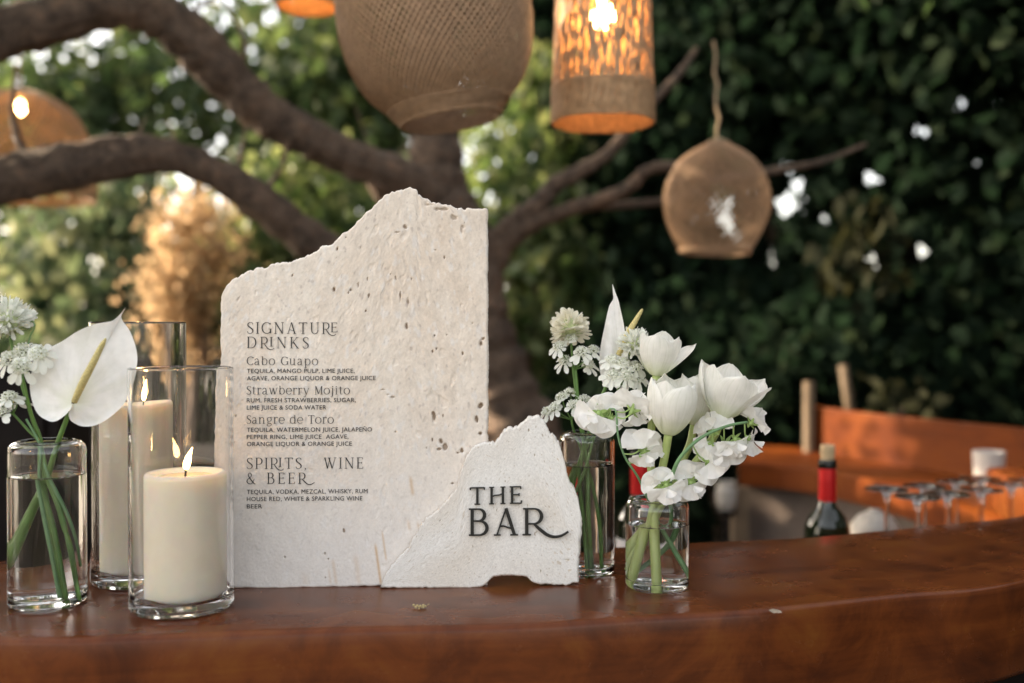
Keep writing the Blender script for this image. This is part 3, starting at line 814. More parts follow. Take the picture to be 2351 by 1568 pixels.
# ------------------------------------------------------------------ glass vases and candle holders
def mid_base(x0, x1, ybottom, ryr=0.25):
    "centre of a round foot seen from x0 to x1 with its near rim at ybottom"
    hw = (x1 - x0) / 2
    c = B((x0 + x1) / 2, ybottom - hw * ryr)
    return c, hw / FPX * c.y

def vase(label, c, r, h, wh, mouth):
    v = thing("glass_vase", label, "vase", c, "clear glass bud vases of flowers on the bar")
    t, tb = 0.0026, 0.0075
    P = [(0, .0002), (r - .004, .0002), (r - .0015, .0012), (r, .004), (r, h * .5), (r, h - .010)]
    for k in range(1, 7):
        a = math.radians(90 * k / 6); P.append((r - .010 + .010 * math.cos(a), h - .010 + .010 * math.sin(a)))
    P += [(mouth + .003, h + .0004), (mouth + .0012, h + .0003), (mouth, h - .0010), (mouth + .0010, h - .0022), (mouth + .003, h - .0026)]
    for k in range(6, -1, -1):
        a = math.radians(90 * k / 6); P.append((r - .010 + (.010 - t) * math.cos(a), h - .010 + (.010 - t) * math.sin(a)))
    P += [(r - t, wh + .001), (r - t, wh)]
    mb = MB(); lathe(mb, P, 96, base=c); mb.build("glass", M['glass'], v)
    mb = MB()
    lathe(mb, [(0, tb), (r - t - .006, tb), (r - t - .0025, tb + .0010), (r - t - .0006, tb + .0032), (r - t, tb + .006), (r - t, wh * .5), (r - t, wh)], 96, 0, c)
    lathe(mb, [(r - t, wh), (r - t - .0006, wh - .0009), (r - t - .0018, wh - .0015), (r - t - .004, wh - .0018), (0, wh - .0018)], 96, 1, c)
    mb.build("water", [M['water_side'], M['water_top']], v)
    return v

VL, rL = mid_base(26, 194, 1402, .20)
VT, rT = mid_base(1283, 1411, 1327, .21)
VS, rS = mid_base(1436, 1581, 1363, .23)
def top_h(c, y): return CAM_Z + (ray(0, y) * (c.y / ray(0, y).y)).z - BAR_Z
vase("glass vase of scabious, lace flowers and a white anthurium, left of the candles", VL, rL, top_h(VL, 1011), top_h(VL, 1087), rL * .66)
vase("taller glass vase with thin green stems behind the small stone slab", VT, rT, top_h(VT, 991), top_h(VT, 1063), rT * .62)
vase("short squat glass vase holding thick pale tulip stems", VS, rS, top_h(VS, 1143), top_h(VS, 1199), rS * .64)

def hurricane(label, c, r, h):
    v = thing("candle_holder", label, "candle holder", c, "tall clear glass cylinders round the candles")
    t, tb = .0028, .011
    P = [(0, .0012), (r * .6, .0008), (r - .006, .0002), (r - .002, .0014), (r, .005), (r, h * .3), (r, h * .7), (r, h - .001), (r - .0008, h), (r - t + .0008, h), (r - t, h - .001), (r - t, h * .6), (r - t, tb + .008), (r - t - .001, tb + .004), (r - t - .004, tb + .001), (r - t - .008, tb), (0, tb)]
    mb = MB(); lathe(mb, P, 112, base=c); mb.build("glass", M['glass'], v)
    return v, tb
HF, rF = mid_base(302, 534, 1423, .255)
HR, rR = mid_base(214, 425, 1356, .235)
hurricane("clear glass cylinder with thick base round the short fat candle, standing in front", HF, rF, top_h(HF, 843))
hurricane("taller clear glass cylinder standing behind, round the tall cream candle", HR, rR, top_h(HR, 739))

def candle(label, c, r, h, tb, flame_h, lean, uneven, seed):
    cd = thing("pillar_candle", label, "candle", c + Vector((0, 0, tb)), "ivory pillar candles burning in glass cylinders")
    b = c + Vector((0, 0, tb + .0003))
    rnd = random.Random(seed)
    P = [(0, 0), (r - .002, 0), (r, .002)]
    P += [(r, h * k / 10) for k in range(1, 10)] + [(r, h - .004), (r - .0007, h - .0015), (r - .0025, h), (r - .006, h - .0004), (r - .0085, h - .003), (r - .011, h - .0055)]
    mb = MB(); lathe(mb, P, 72, 0, b)
    V = []
    for p in mb.v:
        q = Vector(p); a = math.atan2(q.y - b.y, q.x - b.x); k = max(0, (q.z - b.z) / h) ** 6
        q.z += uneven * k * (math.cos(a - .2) + .4 * math.sin(2 * a + 1))
        V.append(tuple(q))
    mb.v = V
    wax = mb.build("wax", M['wax'], cd)
    mb = MB(); lathe(mb, [(r - .0095, h - .0048), (r * .5, h - .0052), (0, h - .0054)], 64, 0, b); mb.build("melted_pool", M['melt'], cd)
    mb = MB(); tube(mb, [b + Vector((0, 0, h - .0054)), b + Vector((.0002, 0, h - .001)), b + Vector((.0008, 0, h + .0045))], [.0012, .0011, .0008], 8); mb.build("wick", M['wick'], cd)
    mb = MB()
    z0 = h + .0015
    pts, rs = [], []
    for k in range(15):
        t = k / 14
        pts.append(b + Vector((.0006 + lean * flame_h * t ** 1.6, 0, z0 + flame_h * t)))
        rs.append(max(.0002, flame_h * .165 * math.sin(math.pi * min(1, t ** .62)) ** .9 * (1 - .25 * t)))
    tube(mb, pts, rs, 14); mb.build("flame", M['flame'], cd)
cF = Vector((B(427, 1390).x * HF.y / B(427, 1390).y, HF.y, BAR_Z))
candle("short fat ivory pillar candle burning in the front glass cylinder", cF, 91 / FPX * HF.y, top_h(HF, 1083) - .011, .011, .022, .28, .0002, 1)
cR = Vector(((311 - CX) / FPX * HR.y, HR.y, BAR_Z))
candle("tall slim cream pillar candle burning in the rear glass cylinder", cR, 79 / FPX * HR.y, top_h(HR, 925) - .011, .011, .024, .22, .0016, 2)

# ------------------------------------------------------------------ flowers
def path(pts):
    "pts = (px, py, depth, radius)"
    Q = spline([(*W(x, y, d), r) for x, y, d, r in pts], 7)
    return [Vector(q[:3]) for q in Q], [max(.0003, q[3]) for q in Q]

def stem_part(parent, pts, mat, name="stem"):
    mb = MB(); p, r = path(pts); tube(mb, p, r, 10, rough=.04, seed=int(pts[0][0]))
    return mb.build(name, mat, parent)

def basis(axis, roll=0.0):
    z = Vector(axis).normalized()
    x = z.orthogonal().normalized()
    ref = Vector((1, 0, 0))
    x = (ref - z * ref.dot(z)).normalized()
    y = z.cross(x)
    c, s = math.cos(roll), math.sin(roll)
    X = x * c + y * s; Y = z.cross(X)
    return Matrix((X, Y, z)).transposed()

def tulip(label, base, axis, H, R, opened, roll, stem, seed, flare={}):
    c = W(*base)
    tl = thing("tulip", label, "tulip", c, "white tulips in the short vase")
    Rm = basis(axis, roll)
    rnd = random.Random(seed)
    for k in range(6):
        inner = k % 2 == 1
        phi0 = k * math.pi / 3 + rnd.uniform(-.08, .08)
        Hk = H * (1.04 if inner else 1.0) * rnd.uniform(.96, 1.04); Rk = R * (.86 if inner else 1.0)
        fl = flare.get(k, 0.0) + opened * rnd.uniform(.6, 1.2)
        A = .98 if inner else 1.10
        nu, nv = 22, 15
        V = []
        ph = rnd.uniform(0, 6)
        for i in range(nu):
            t = i / (nu - 1)
            f = math.sin(math.pi * (0.06 + 0.60 * t)) ** 0.75
            wv = max(.02, math.sin(math.pi * min(1, .18 + .815 * t ** 1.9))) ** .40
            for j in range(nv):
                v = -1 + 2 * j / (nv - 1)
                r = Rk * (f + fl * t ** 1.7) * (1 - .05 * v * v * t) + Rk * .03 * math.exp(-(v * 5) ** 2) * t
                r += Rk * .03 * t * t * math.sin(3 * v + ph)
                a = phi0 + v * A * wv / (1 + fl * t * 1.6)
                z = Hk * (t ** 1.08) * (1 - .30 * fl * t) - Hk * .10 * (1 - wv) * 0 - Hk * .05 * v * v * t + Hk * .10 * (f - .3) * 0
                z += Hk * .012 * math.sin(5 * v + ph) * t ** 2
                V.append(c + Rm @ Vector((r * math.cos(a), r * math.sin(a), z)))
        mb = MB(); mb.add(V, grid_faces(nu, nv)); grid_uv(mb.build("petal", M['tulip'], tl), nu, nv)
    stem_part(tl, stem, M['stem_pale'])
    return tl

D0 = VS.y
tulip("white tulip standing highest, outer petal flared to the right", (1507, 861, D0 + .012), (.10, -.10, 1), .0475, .0228, .20, .25,
      [(1507, 863, D0 + .012, .0046), (1499, 940, D0 + .012, .0042), (1493, 1040, D0 + .010, .0043), (1500, 1135, D0 + .004, .0044), (1503, 1200, D0, .0044), (1506, 1290, D0 - .008, .0044), (1508, 1352, D0 - .012, .0046)], 1, {0: .62, 2: .18, 5: .1})
tulip("white tulip cup at the centre of the short vase, closed and nearest", (1535, 996, D0 - .018), (.10, -.12, 1), .0560, .0262, -.02, .9,
      [(1535, 997, D0 - .018, .0045), (1524, 1060, D0 - .012, .0043), (1506, 1135, D0 - .002, .0042), (1488, 1220, D0 + .004, .0042), (1462, 1345, D0 + .006, .0044)], 2)
tulip("half hidden white tulip behind the closed central cup", (1594, 974, D0 + .022), (.06, -.06, 1), .0530, .0215, .04, .2,
      [(1594, 975, D0 + .022, .0044), (1580, 1030, D0 + .018, .0042), (1540, 1110, D0 + .010, .0042), (1500, 1200, D0 + .010, .0042), (1450, 1330, D0 + .014, .0046)], 3)
tulip("white tulip furthest right, wide open with a curled petal tip", (1656, 957, D0 - .004), (.24, -.16, 1), .0585, .0290, .34, .5,
      [(1655, 958, D0 - .004, .0046), (1640, 1000, D0 - .002, .0044), (1590, 1070, D0, .0043), (1528, 1135, D0, .0042), (1480, 1230, D0 + .012, .0042), (1442, 1310, D0 + .016, .0044)], 4, {5: .45, 0: .30})

def fan(c, Rm, size, seed, spread=105, fold=.25, ruffle=.085, notch=.10, nu=41, nv=13, tilt=0.0):
    "one ruffled petal; local x across, y out, z towards its face"
    rnd = random.Random(seed); p1, p2 = rnd.uniform(0, 6), rnd.uniform(0, 6)
    V = []
    for j in range(nv):
        v = (j + .25) / (nv - .75)
        for i in range(nu):
            u = -1 + 2 * i / (nu - 1)
            a = math.radians(spread) * u
            r = size * v * (1 - notch * math.exp(-(u * 6) ** 2)) * (1 - .12 * u ** 4)
            x = r * math.sin(a); y = r * math.cos(a) * .92
            z = -fold * size * v * v + ruffle * size * v ** 2.2 * math.sin(u * 6.5 + p1) + .05 * size * v ** 3 * math.sin(u * 15 + p2) + .22 * size * abs(u) ** 1.5 * v
            q = Vector((x, y * math.cos(tilt) - z * math.sin(tilt), y * math.sin(tilt) + z * math.cos(tilt)))
            V.append(c + Rm @ q)
    return V, grid_faces(nv, nu)

def face(toward, up):
    z = Vector(toward).normalized(); y = Vector(up); y = (y - z * y.dot(z)).normalized(); x = y.cross(z)
    return Matrix((x, y, z)).transposed()

def pea_blossom(parent, base, toward, up, size, seed):
    "sweet pea: broad standard, two wings and a keel before it, green calyx behind"
    c = W(*base); Rm = face(toward, up)
    rnd = random.Random(seed)
    mb = MB()
    mb.add(*fan(c, Rm, size, seed, 100, .22, .15, .12))
    for s in (-1, 1):
        R2 = Rm @ Matrix.Rotation(s * .75, 3, 'Y') @ Matrix.Rotation(-s * .55, 3, 'Z')
        mb.add(*fan(c + Rm @ Vector((s * size * .04, 0, size * .10)), R2, size * .72, seed + 7 + s, 62, -.18, .12, .0, 15, 7, .35))
    mb.add(*fan(c + Rm @ Vector((0, -.02 * size, size * .18)), Rm, size * .45, seed + 20, 40, -.5, .05, 0, 11, 6, .6))
    bl = mb.build("blossom", M['pea'], parent)
    mb = MB()
    bk = c - Rm @ Vector((0, size * .06, size * .08))
    for k in range(5):
        a = 2 * math.pi * k / 5 + .3
        d = Rm @ Vector((math.cos(a), math.sin(a), .15)); t = Rm @ Vector((-math.sin(a), math.cos(a), 0)); zz = Rm @ Vector((0, 0, 1))
        L = size * .34
        V = [bk - t * .05 * L, bk + t * .05 * L]
        V = []
        for q, w in ((0, .16), (.35, .22), (.7, .13), (1, .01)):
            m = bk + d * L * (.15 + q) - zz * L * (.10 - .25 * q * q)
            V += [m - t * w * L, m + zz * -.06 * L * (1 - q), m + t * w * L]
        mb.add(V, grid_faces(4, 3))
    tube(mb, [bk - Rm @ Vector((0, size * .10, size * .16)), bk, c], [size * .05, size * .10, size * .08], 8)
    mb.build("calyx", M['calyx'], bl)
    return bk - Rm @ Vector((0, size * .10, size * .16))

def pedicel(mb, a, b):
    a, b = Vector(a), Vector(b)
    m = a.lerp(b, .5) + Vector((0, 0, -.003))
    P = [Vector(q) for q in spline([tuple(a), tuple(m), tuple(b)], 5)]
    tube(mb, P, .0008, 7)

def pea_spray(label, stem, blossoms):
    sp = thing("sweet_pea", label, "sweet pea", W(*stem[0][:3]), "white sweet peas in the short vase")
    stem = [(x, y, d, r * .82) for x, y, d, r in stem]
    st_o = stem_part(sp, stem, M['stem_blue'])
    pts, _ = path(stem)
    for base, toward, up, size, seed in blossoms:
        e = pea_blossom(sp, base, toward, up, size * random.Random(seed).uniform(.95, 1.32), seed)
        q = min(pts, key=lambda p: (p - e).length)
        mb = MB(); pedicel(mb, q, e); mb.build("pedicel", M['calyx'], st_o)
    return sp

pea_spray("sweet pea spray arching right below the open tulip, many white blossoms",
    [(1716, 969, D0 - .030, .0016), (1670, 978, D0 - .034, .0018), (1611, 1004, D0 - .036, .0021), (1566, 1045, D0 - .036, .0024), (1545, 1086, D0 - .030, .0026), (1536, 1130, D0 - .014, .0026), (1541, 1190, D0 + .006, .0026), (1522, 1250, D0 + .016, .0026), (1478, 1310, D0 + .018, .0026)],
    [((1728, 968, D0 - .020), (.65, .5, .35), (.6, 0, .7), .0225, 31), ((1722, 1010, D0 - .026), (.75, -.3, -.2), (.75, 0, -.75), .0235, 32),
     ((1690, 1012, D0 - .030), (.2, -.75, -.3), (.2, 0, -1), .0200, 33), ((1668, 1020, D0 - .022), (.1, -.8, .3), (.0, 0, -1), .0225, 34),
     ((1638, 985, D0 - .022), (-.3, -.6, .6), (-.2, 0, 1), .0205, 35), ((1625, 1020, D0 - .024), (-.6, -.5, .1), (-.9, 0, -.2), .0200, 36),
     ((1630, 1060, D0 - .026), (.3, -.8, .2), (.6, 0, -.6), .0215, 37), ((1592, 1098, D0 - .024), (.0, -.9, .3), (.1, 0, 1), .0195, 38),
     ((1588, 1112, D0 - .030), (.35, -.9, -.2), (.25, 0, -1), .0220, 39), ((1532, 1118, D0 - .038), (.1, -.8, -.3), (.35, 0, -1), .0215, 40),
     ((1512, 1112, D0 - .030), (-.3, -.9, .2), (-.5, 0, .9), .0185, 41)])
pea_spray("slender sweet pea spray leaning left over the gap between the vases",
    [(1400, 938, D0 - .002, .0009), (1414, 945, D0 - .006, .0012), (1419, 1000, D0 - .010, .0014), (1435, 1049, D0 - .014, .0015), (1465, 1096, D0 - .010, .0016), (1484, 1138, D0 - .002, .0017), (1512, 1200, D0 + .004, .0021), (1540, 1270, D0 + .006, .0025), (1566, 1335, D0 + .004, .0025)],
    [((1385, 945, D0 + .006), (-.3, -.85, .3), (-.3, 0, .9), .0240, 51), ((1372, 952, D0 + .000), (-.35, -.9, -.1), (-.5, 0, -.8), .0215, 52), ((1408, 962, D0 - .002), (.4, -.7, -.2), (.7, 0, -.6), .0150, 53),
     ((1455, 938, D0 - .010), (.55, .60, .3), (.35, 0, .9), .0205, 54), ((1462, 944, D0 - .006), (.6, -.4, -.3), (.7, 0, -.8), .0215, 55),
     ((1480, 1032, D0 - .024), (.35, -.75, .4), (.25, 0, .9), .0225, 56), ((1482, 1040, D0 - .026), (.25, -.8, -.5), (.35, 0, -.9), .0205, 57)])

def petal_strip(mb, root, d, nrm, L, w, cup=.2, tip=.75, mi=0):
    "small spoon-shaped petal"
    d = Vector(d).normalized(); nrm = Vector(nrm); nrm = (nrm - d * nrm.dot(d)).normalized(); t = d.cross(nrm)
    V = []
    for q, ww in ((0, .25), (.35, .7), (tip, 1.0), (.93, .7), (1.0, .2)):
        m = root + d * L * q + nrm * L * cup * q * q
        V += [m - t * w * ww + nrm * w * .25 * ww, m, m + t * w * ww + nrm * w * .25 * ww]
    mb.add(V, grid_faces(5, 3), mi)

def scabious(label, group, head, axis, R, stem, seed, from_below=False, mat='lace'):
    c = W(*head)
    sc = thing("scabious", label, "scabious", c, group)
    rnd = random.Random(seed); Rm = basis(axis)
    mb = MB()
    n = 130 if from_below else 230
    for k in range(n):
        zc = 1 - 1.45 * (k + .5) / n
        a = k * 2.39996 + rnd.uniform(-.2, .2)
        s = math.sqrt(max(0, 1 - zc * zc))
        d = Rm @ Vector((s * math.cos(a), s * math.sin(a), zc * .75 + .05))
        d = (d + Vector((rnd.uniform(-.25, .25), rnd.uniform(-.2, .2), rnd.uniform(-.2, .2)))).normalized()
        root = c + d * R * .45
        L = R * rnd.uniform(.42, .62)
        side = d.orthogonal().normalized(); side.rotate(Matrix.Rotation(rnd.uniform(0, 6.28), 3, d))
        petal_strip(mb, root, d, side, L, R * rnd.uniform(.055, .10) * (1.7 if from_below else 1), rnd.uniform(-.3, .4))
        if zc > .2 and k % 3 == 0: petal_strip(mb, root, d, side.cross(d), L * .8, R * .05, .1)
    for k in range(14):
        a = 2 * math.pi * k / 14
        d = Rm @ Vector((math.cos(a), math.sin(a), -.15 if from_below else .1))
        petal_strip(mb, c - Rm @ Vector((0, 0, R * .22)) + d * R * .25, d, Rm @ Vector((0, 0, -1 if from_below else 1)), R * .85, R * .17, .15)
    hd = mb.build("flower_head", M[mat], sc)
    mb = MB(); lathe(mb, [(0, -.38 * R), (.22 * R, -.36 * R), (.42 * R, -.15 * R), (.5 * R, .1 * R), (.3 * R, .38 * R), (0, .46 * R)], 20, 0, c, Rm)
    for k in range(9):
        a = 2 * math.pi * k / 9
        d = Rm @ Vector((math.cos(a), math.sin(a), -.2)); petal_strip(mb, c - Rm @ Vector((0, 0, R * .34)), d, Rm @ Vector((0, 0, 1)), R * .62, R * .06, .1)
    mb.build("bracts", M['floret'], hd)
    stem_part(sc, stem, M['stem'])
    return sc

def lace(label, group, centers, axis, size, stem, seed, lower=.0):
    "flat umbel: each floret a green-white knot with large petals on the outer side"
    mid = W(*stem[0][:3])
    lf = thing("lace_flower", label, "lace flower", mid, group)
    stm = stem_part(lf, stem, M['stem'])
    rnd = random.Random(seed)
    pts = [W(*q) for q in centers]
    cen = sum(pts, Vector()) / len(pts)
    ax0 = Vector(axis).normalized()
    rays_mb = MB()
    for i, p in enumerate(pts):
        out = (p - cen); out = out - ax0 * out.dot(ax0)
        out = out.normalized() if out.length > 1e-4 else Vector((1, 0, 0))
        ax = (ax0 + out * .35).normalized(); Rm = basis(ax, rnd.uniform(0, 6))
        mb = MB(); knot = MB()
        for k in range(46):
            a, q = k * 2.4, math.sqrt((k + .5) / 46)
            b = p + Rm @ Vector((q * size * .48 * math.cos(a), q * size * .48 * math.sin(a), size * .28 * (1 - q * q)))
            dd = (Rm @ Vector((q * math.cos(a), q * math.sin(a), .9))).normalized()
            tube(knot, [b - dd * size * .18, b + dd * size * .06, b + dd * size * .12], [size * .012, size * .016, size * .030], 5)
            if k % 1 == 0:
                for m in range(3):
                    e = Vector((rnd.uniform(-1, 1), rnd.uniform(-1, 1), rnd.uniform(-.3, .6)))
                    petal_strip(mb, b + dd * size * .08, e, dd, size * rnd.uniform(.14, .24), size * .06, .1)
        for k in range(9):
            a = 2 * math.pi * k / 9 + rnd.uniform(-.2, .2)
            d = Rm @ Vector((math.cos(a), math.sin(a), -.25))
            g = max(0, d.dot(out) + .5 + .45 * d.dot(Vector((0, 0, -1))))
            L = size * (.40 + .62 * min(1, g)) * rnd.uniform(.85, 1.1)
            petal_strip(mb, p + d * size * .28, d, ax, L, size * rnd.uniform(.20, .30), -.12, .7)
        fl = mb.build("floret", M['lace'], lf)
        knot.build("floret_centre", M['floret'], fl)
        hub = mid
        P = [Vector(q) for q in spline([tuple(hub), tuple(hub.lerp(p, .55) + out * .002), tuple(p - ax * size * .15)], 5)]
        tube(rays_mb, P, [.0007] * len(P), 6)
    rays_mb.build("stalks", M['stem'], stm)
    return lf

GT, GL = "white flowers in the taller vase", "white flowers in the left vase"
DT, DL = VT.y, VL.y
scabious("shaggy white scabious seen from below, topmost over the taller vase", GT, (1308, 752, DT), (-.12, .45, .9), .0225, [(1310, 765, DT, .0012), (1316, 850, DT, .0013), (1330, 960, DT, .0014), (1340, 1000, DT, .0015), (1334, 1090, DT - .002, .0017), (1342, 1200, DT - .006, .0019), (1348, 1312, DT - .008, .0019)], 61, True, 'cream')
lace("lace flower just under the topmost scabious, taller vase", GT, [(1284, 796, DT - .010), (1310, 777, DT - .004), (1334, 808, DT - .016), (1362, 804, DT + .006), (1296, 828, DT - .002), (1350, 838, DT + .008)], (-.05, -.55, .8), .0125,
     [(1321, 848, DT, .0016), (1326, 900, DT, .0017), (1334, 985, DT, .0018), (1348, 1060, DT - .002, .0022), (1350, 1180, DT - .01, .0022), (1356, 1310, DT - .006, .0024)], 62)
lace("low lace flower beside the rim of the taller vase, nearest the stone", GT, [(1274, 936, DT - .004), (1290, 912, DT - .002), (1317, 930, DT - .014), (1342, 918, DT - .002), (1310, 902, DT + .004), (1258, 945, DT + .004)], (-.15, -.35, .9), .0125,
     [(1312, 964, DT, .0013), (1318, 990, DT, .0013), (1350, 1080, DT + .004, .0015), (1368, 1200, DT + .004, .0017), (1372, 1310, DT + .002, .0017)], 63)
lace("lace flower against the upright anthurium, under a scabious", GT, [(1405, 826, DT - .030), (1430, 832, DT - .034), (1407, 862, DT - .036), (1437, 862, DT - .040), (1459, 842, DT - .034), (1466, 868, DT - .03)], (.1, -.75, .6), .0125,
     [(1424, 884, DT - .02, .0014), (1405, 930, DT - .010, .0015), (1370, 985, DT - .004, .0015), (1340, 1090, DT - .010, .0017), (1306, 1180, DT - .012, .0019), (1310, 1250, DT - .01, .0019)], 64)
scabious("round white scabious touching the highest tulip", GT, (1457, 790, DT - .030), (.1, -.5, .85), .0195, [(1450, 800, DT - .03, .0012), (1432, 860, DT - .022, .0013), (1400, 940, DT - .010, .0014), (1360, 1000, DT, .0015), (1330, 1080, DT, .0017), (1318, 1180, DT + .004, .0018), (1322, 1300, DT + .01, .0018)], 65)
scabious("big fluffy white scabious at the left picture edge, topmost in its vase", GL, (18, 738, DL - .010), (-.1, -.45, .9), .0260, [(22, 768, DL - .01, .0014), (38, 840, DL - .006, .0015), (70, 950, DL, .0017), (90, 1015, DL, .0018), (92, 1085, DL, .0019), (118, 1200, DL - .004, .0021), (148, 1385, DL - .008, .0021)], 66)
star = lace("star-petalled lace flower in front of the big anthurium's left edge", GL, [(48, 842, DL - .032), (88, 812, DL - .026), (52, 806, DL - .016), (20, 826, DL - .018)], (.1, -.85, .45), .0150,
     [(52, 866, DL - .02, .0014), (72, 950, DL - .006, .0016), (94, 1012, DL, .0018), (100, 1085, DL, .0020), (112, 1190, DL + .002, .0022), (138, 1380, DL + .004, .0022)], 67)
low = lace("low yellowish lace flower at the left edge, half out of the picture", GL, [(22, 912, DL - .012), (2, 928, DL - .006), (38, 924, DL + .004), (2, 952, DL - .014)], (-.3, -.2, .9), .0135,
     [(30, 950, DL, .0012), (62, 985, DL, .0014), (92, 1020, DL, .0015), (110, 1090, DL - .004, .0017), (140, 1190, DL - .01, .0020), (176, 1375, DL - .006, .0020)], 68)

stem_part(star, [(94, 1012, DL, .0012), (104, 1085, DL - .004, .0015), (128, 1160, DL - .008, .0016), (142, 1210, DL - .010, .0019), (160, 1260, DL - .010, .0016), (184, 1378, DL - .012, .0016)], M['stem'])
stem_part(low, [(90, 1020, DL + .002, .0012), (112, 1095, DL - .006, .0014), (150, 1180, DL - .012, .0017), (172, 1240, DL - .010, .0016), (182, 1300, DL - .004, .0016)], M['stem_blue'])
stem_part(low, [(60, 962, DL - .004, .0011), (92, 1025, DL - .004, .0013), (90, 1090, DL - .006, .0016), (100, 1170, DL - .012, .0018), (120, 1290, DL - .014, .0018), (134, 1372, DL - .012, .0018)], M['stem_blue'])

def anthurium(label, group, outline, centre, dep, spad, stem, cup, extra=None):
    c = W(centre[0], centre[1], dep)
    an = thing("anthurium", label, "anthurium", c, group)
    out = spline(outline, 5)
    nr = 14
    V = []
    for i in range(nr):
        s = (i + .4) / (nr - .6)
        for k, (px, py) in enumerate(out):
            x = centre[0] + (px - centre[0]) * s; y = centre[1] + (py - centre[1]) * s
            q = k / (len(out) - 1)
            V.append(W(x, y, dep + cup(s, q, x, y)))
    mb = MB(); mb.add(V, grid_faces(nr, len(out))); grid_uv(mb.build("spathe", M['spathe'], an), nr, len(out))
    mb = MB(); p, r = path(spad); tube(mb, p, r, 18, rough=.05, seed=3); mb.build("spadix", M['spadix'], an)
    stem_part(an, stem, M['stem'])
OUT1 = [(168, 932), (160, 941), (158, 955), (165, 968), (190, 979), (223, 975), (256, 955), (287, 924), (302, 885), (314, 839), (313, 803), (299, 762), (282, 737), (279, 724), (288, 706), (277, 720), (256, 737), (218, 744), (179, 760), (143, 783), (110, 801), (84, 826), (69, 868), (71, 911), (85, 948), (108, 965), (128, 967), (152, 951), (164, 934), (165, 927)]
anthurium("broad white anthurium facing the camera in front of the tall candle", GL, OUT1, (167, 926), DL - .020,
    [(170, 922, DL - .024, .0028), (187, 885, DL - .030, .0036), (211, 838, DL - .034, .0034), (232, 796, DL - .034, .0026), (241, 780, DL - .034, .0014), (242, 776, DL - .034, .0004)],
    [(166, 930, DL - .018, .0022), (150, 970, DL - .014, .0024), (130, 1025, DL - .008, .0026), (112, 1085, DL, .0030), (78, 1190, DL + .006, .0034), (46, 1330, DL + .010, .0036)],
    lambda s, q, x, y: .016 * s * s - .012 * s ** 4 + .0035 * math.sin(q * 19) * s ** 3 - .010 * s * math.exp(-((q - .06) / .08) ** 2) - .010 * s * math.exp(-((q - .94) / .08) ** 2))
OUT2 = [(1440, 905), (1448, 874), (1444, 840), (1441, 800), (1436, 770), (1431, 738), (1425, 712), (1420, 690), (1414, 674), (1406, 652), (1408, 676), (1407, 688), (1399, 702), (1392, 730), (1388, 750), (1381, 784), (1376, 822), (1378, 855), (1386, 884), (1398, 890), (1410, 888), (1420, 898), (1436, 920), (1439, 910)]
anthurium("narrow upright white anthurium seen side-on, tip pointing up", GT, OUT2, (1420, 840), DT - .012,
    [(1420, 815, DT - .026, .0030), (1441, 768, DT - .030, .0034), (1460, 735, DT - .03, .0028), (1473, 713, DT - .03, .0016), (1475, 709, DT - .03, .0004)],
    [(1400, 868, DT - .006, .0018), (1386, 900, DT - .004, .0020), (1365, 960, DT - .002, .0021), (1350, 1000, DT, .0022), (1320, 1100, DT + .004, .0026), (1300, 1200, DT + .008, .0028)],
    lambda s, q, x, y: .030 * ((x - 1410) / 40.0) ** 2 * (1 if x < 1412 else -.7) * s - .004 * s)
# curling green tendril on the left
mb = MB(); p, r = path([(62, 800, DL - .004, .0008), (70, 770, DL - .008, .0007), (79, 752, DL - .010, .0007), (76, 738, DL - .010, .0006), (68, 742, DL - .010, .0006), (70, 756, DL - .010, .0006), (82, 745, DL - .012, .0005)])
tube(mb, p, r, 7); tag(mb.build("tendril", M['stem_blue']), "thin green tendril curling beside the fluffy scabious", "tendril", GL)
# dry crumb on the bar in front of the slab
cr = B(965, 1397)
mb = MB(); rnd = random.Random(9)
for k in range(16):
    d = Vector((rnd.gauss(0, .0028), rnd.gauss(0, .002), abs(rnd.gauss(.001, .001))))
    R_ = rnd.uniform(.0008, .0018)
    lathe(mb, [(0, -R_), (R_ * .8, -R_ * .5), (R_, 0), (R_ * .7, R_ * .6), (0, R_)], 7, 0, cr + d + Vector((0, 0, R_)), Matrix.Rotation(rnd.uniform(0, 1.5), 3, 'X'))
tube(mb, [cr + Vector((.003, 0, .002)), cr + Vector((.006, -.001, .003)), cr + Vector((.009, -.002, .005))], .0003, 5)
tag(mb.build("dry_flower_crumb", M['crumb']), "small dry straw-coloured crumb lying on the bar before the stone", "crumb")
# ------------------------------------------------------------------ behind the bar
SH = 0.90
mb = MB()
shelf = thing("work_shelf", "dark low shelf behind the bar under the bottles and glasses", "shelf", (0.6, 1.55, SH))
pts = [(i, bc[i]) for i in range(60, NB, 3)]
V = []
for i, b in pts:
    f = Vector((fc[i][0], fc[i][1], 0)); q = Vector((b[0], b[1], 0)); d = (q - f).normalized()
    for w, z in ((.0, SH - .03), (.0, SH), (.55, SH), (.55, SH - .03)):
        p = q + d * (w - .02); V.append((p.x, p.y, z))
mb.add(V, grid_faces(len(pts), 4, True)); mb.build("board", M['dark_wood'], shelf, smooth=False)

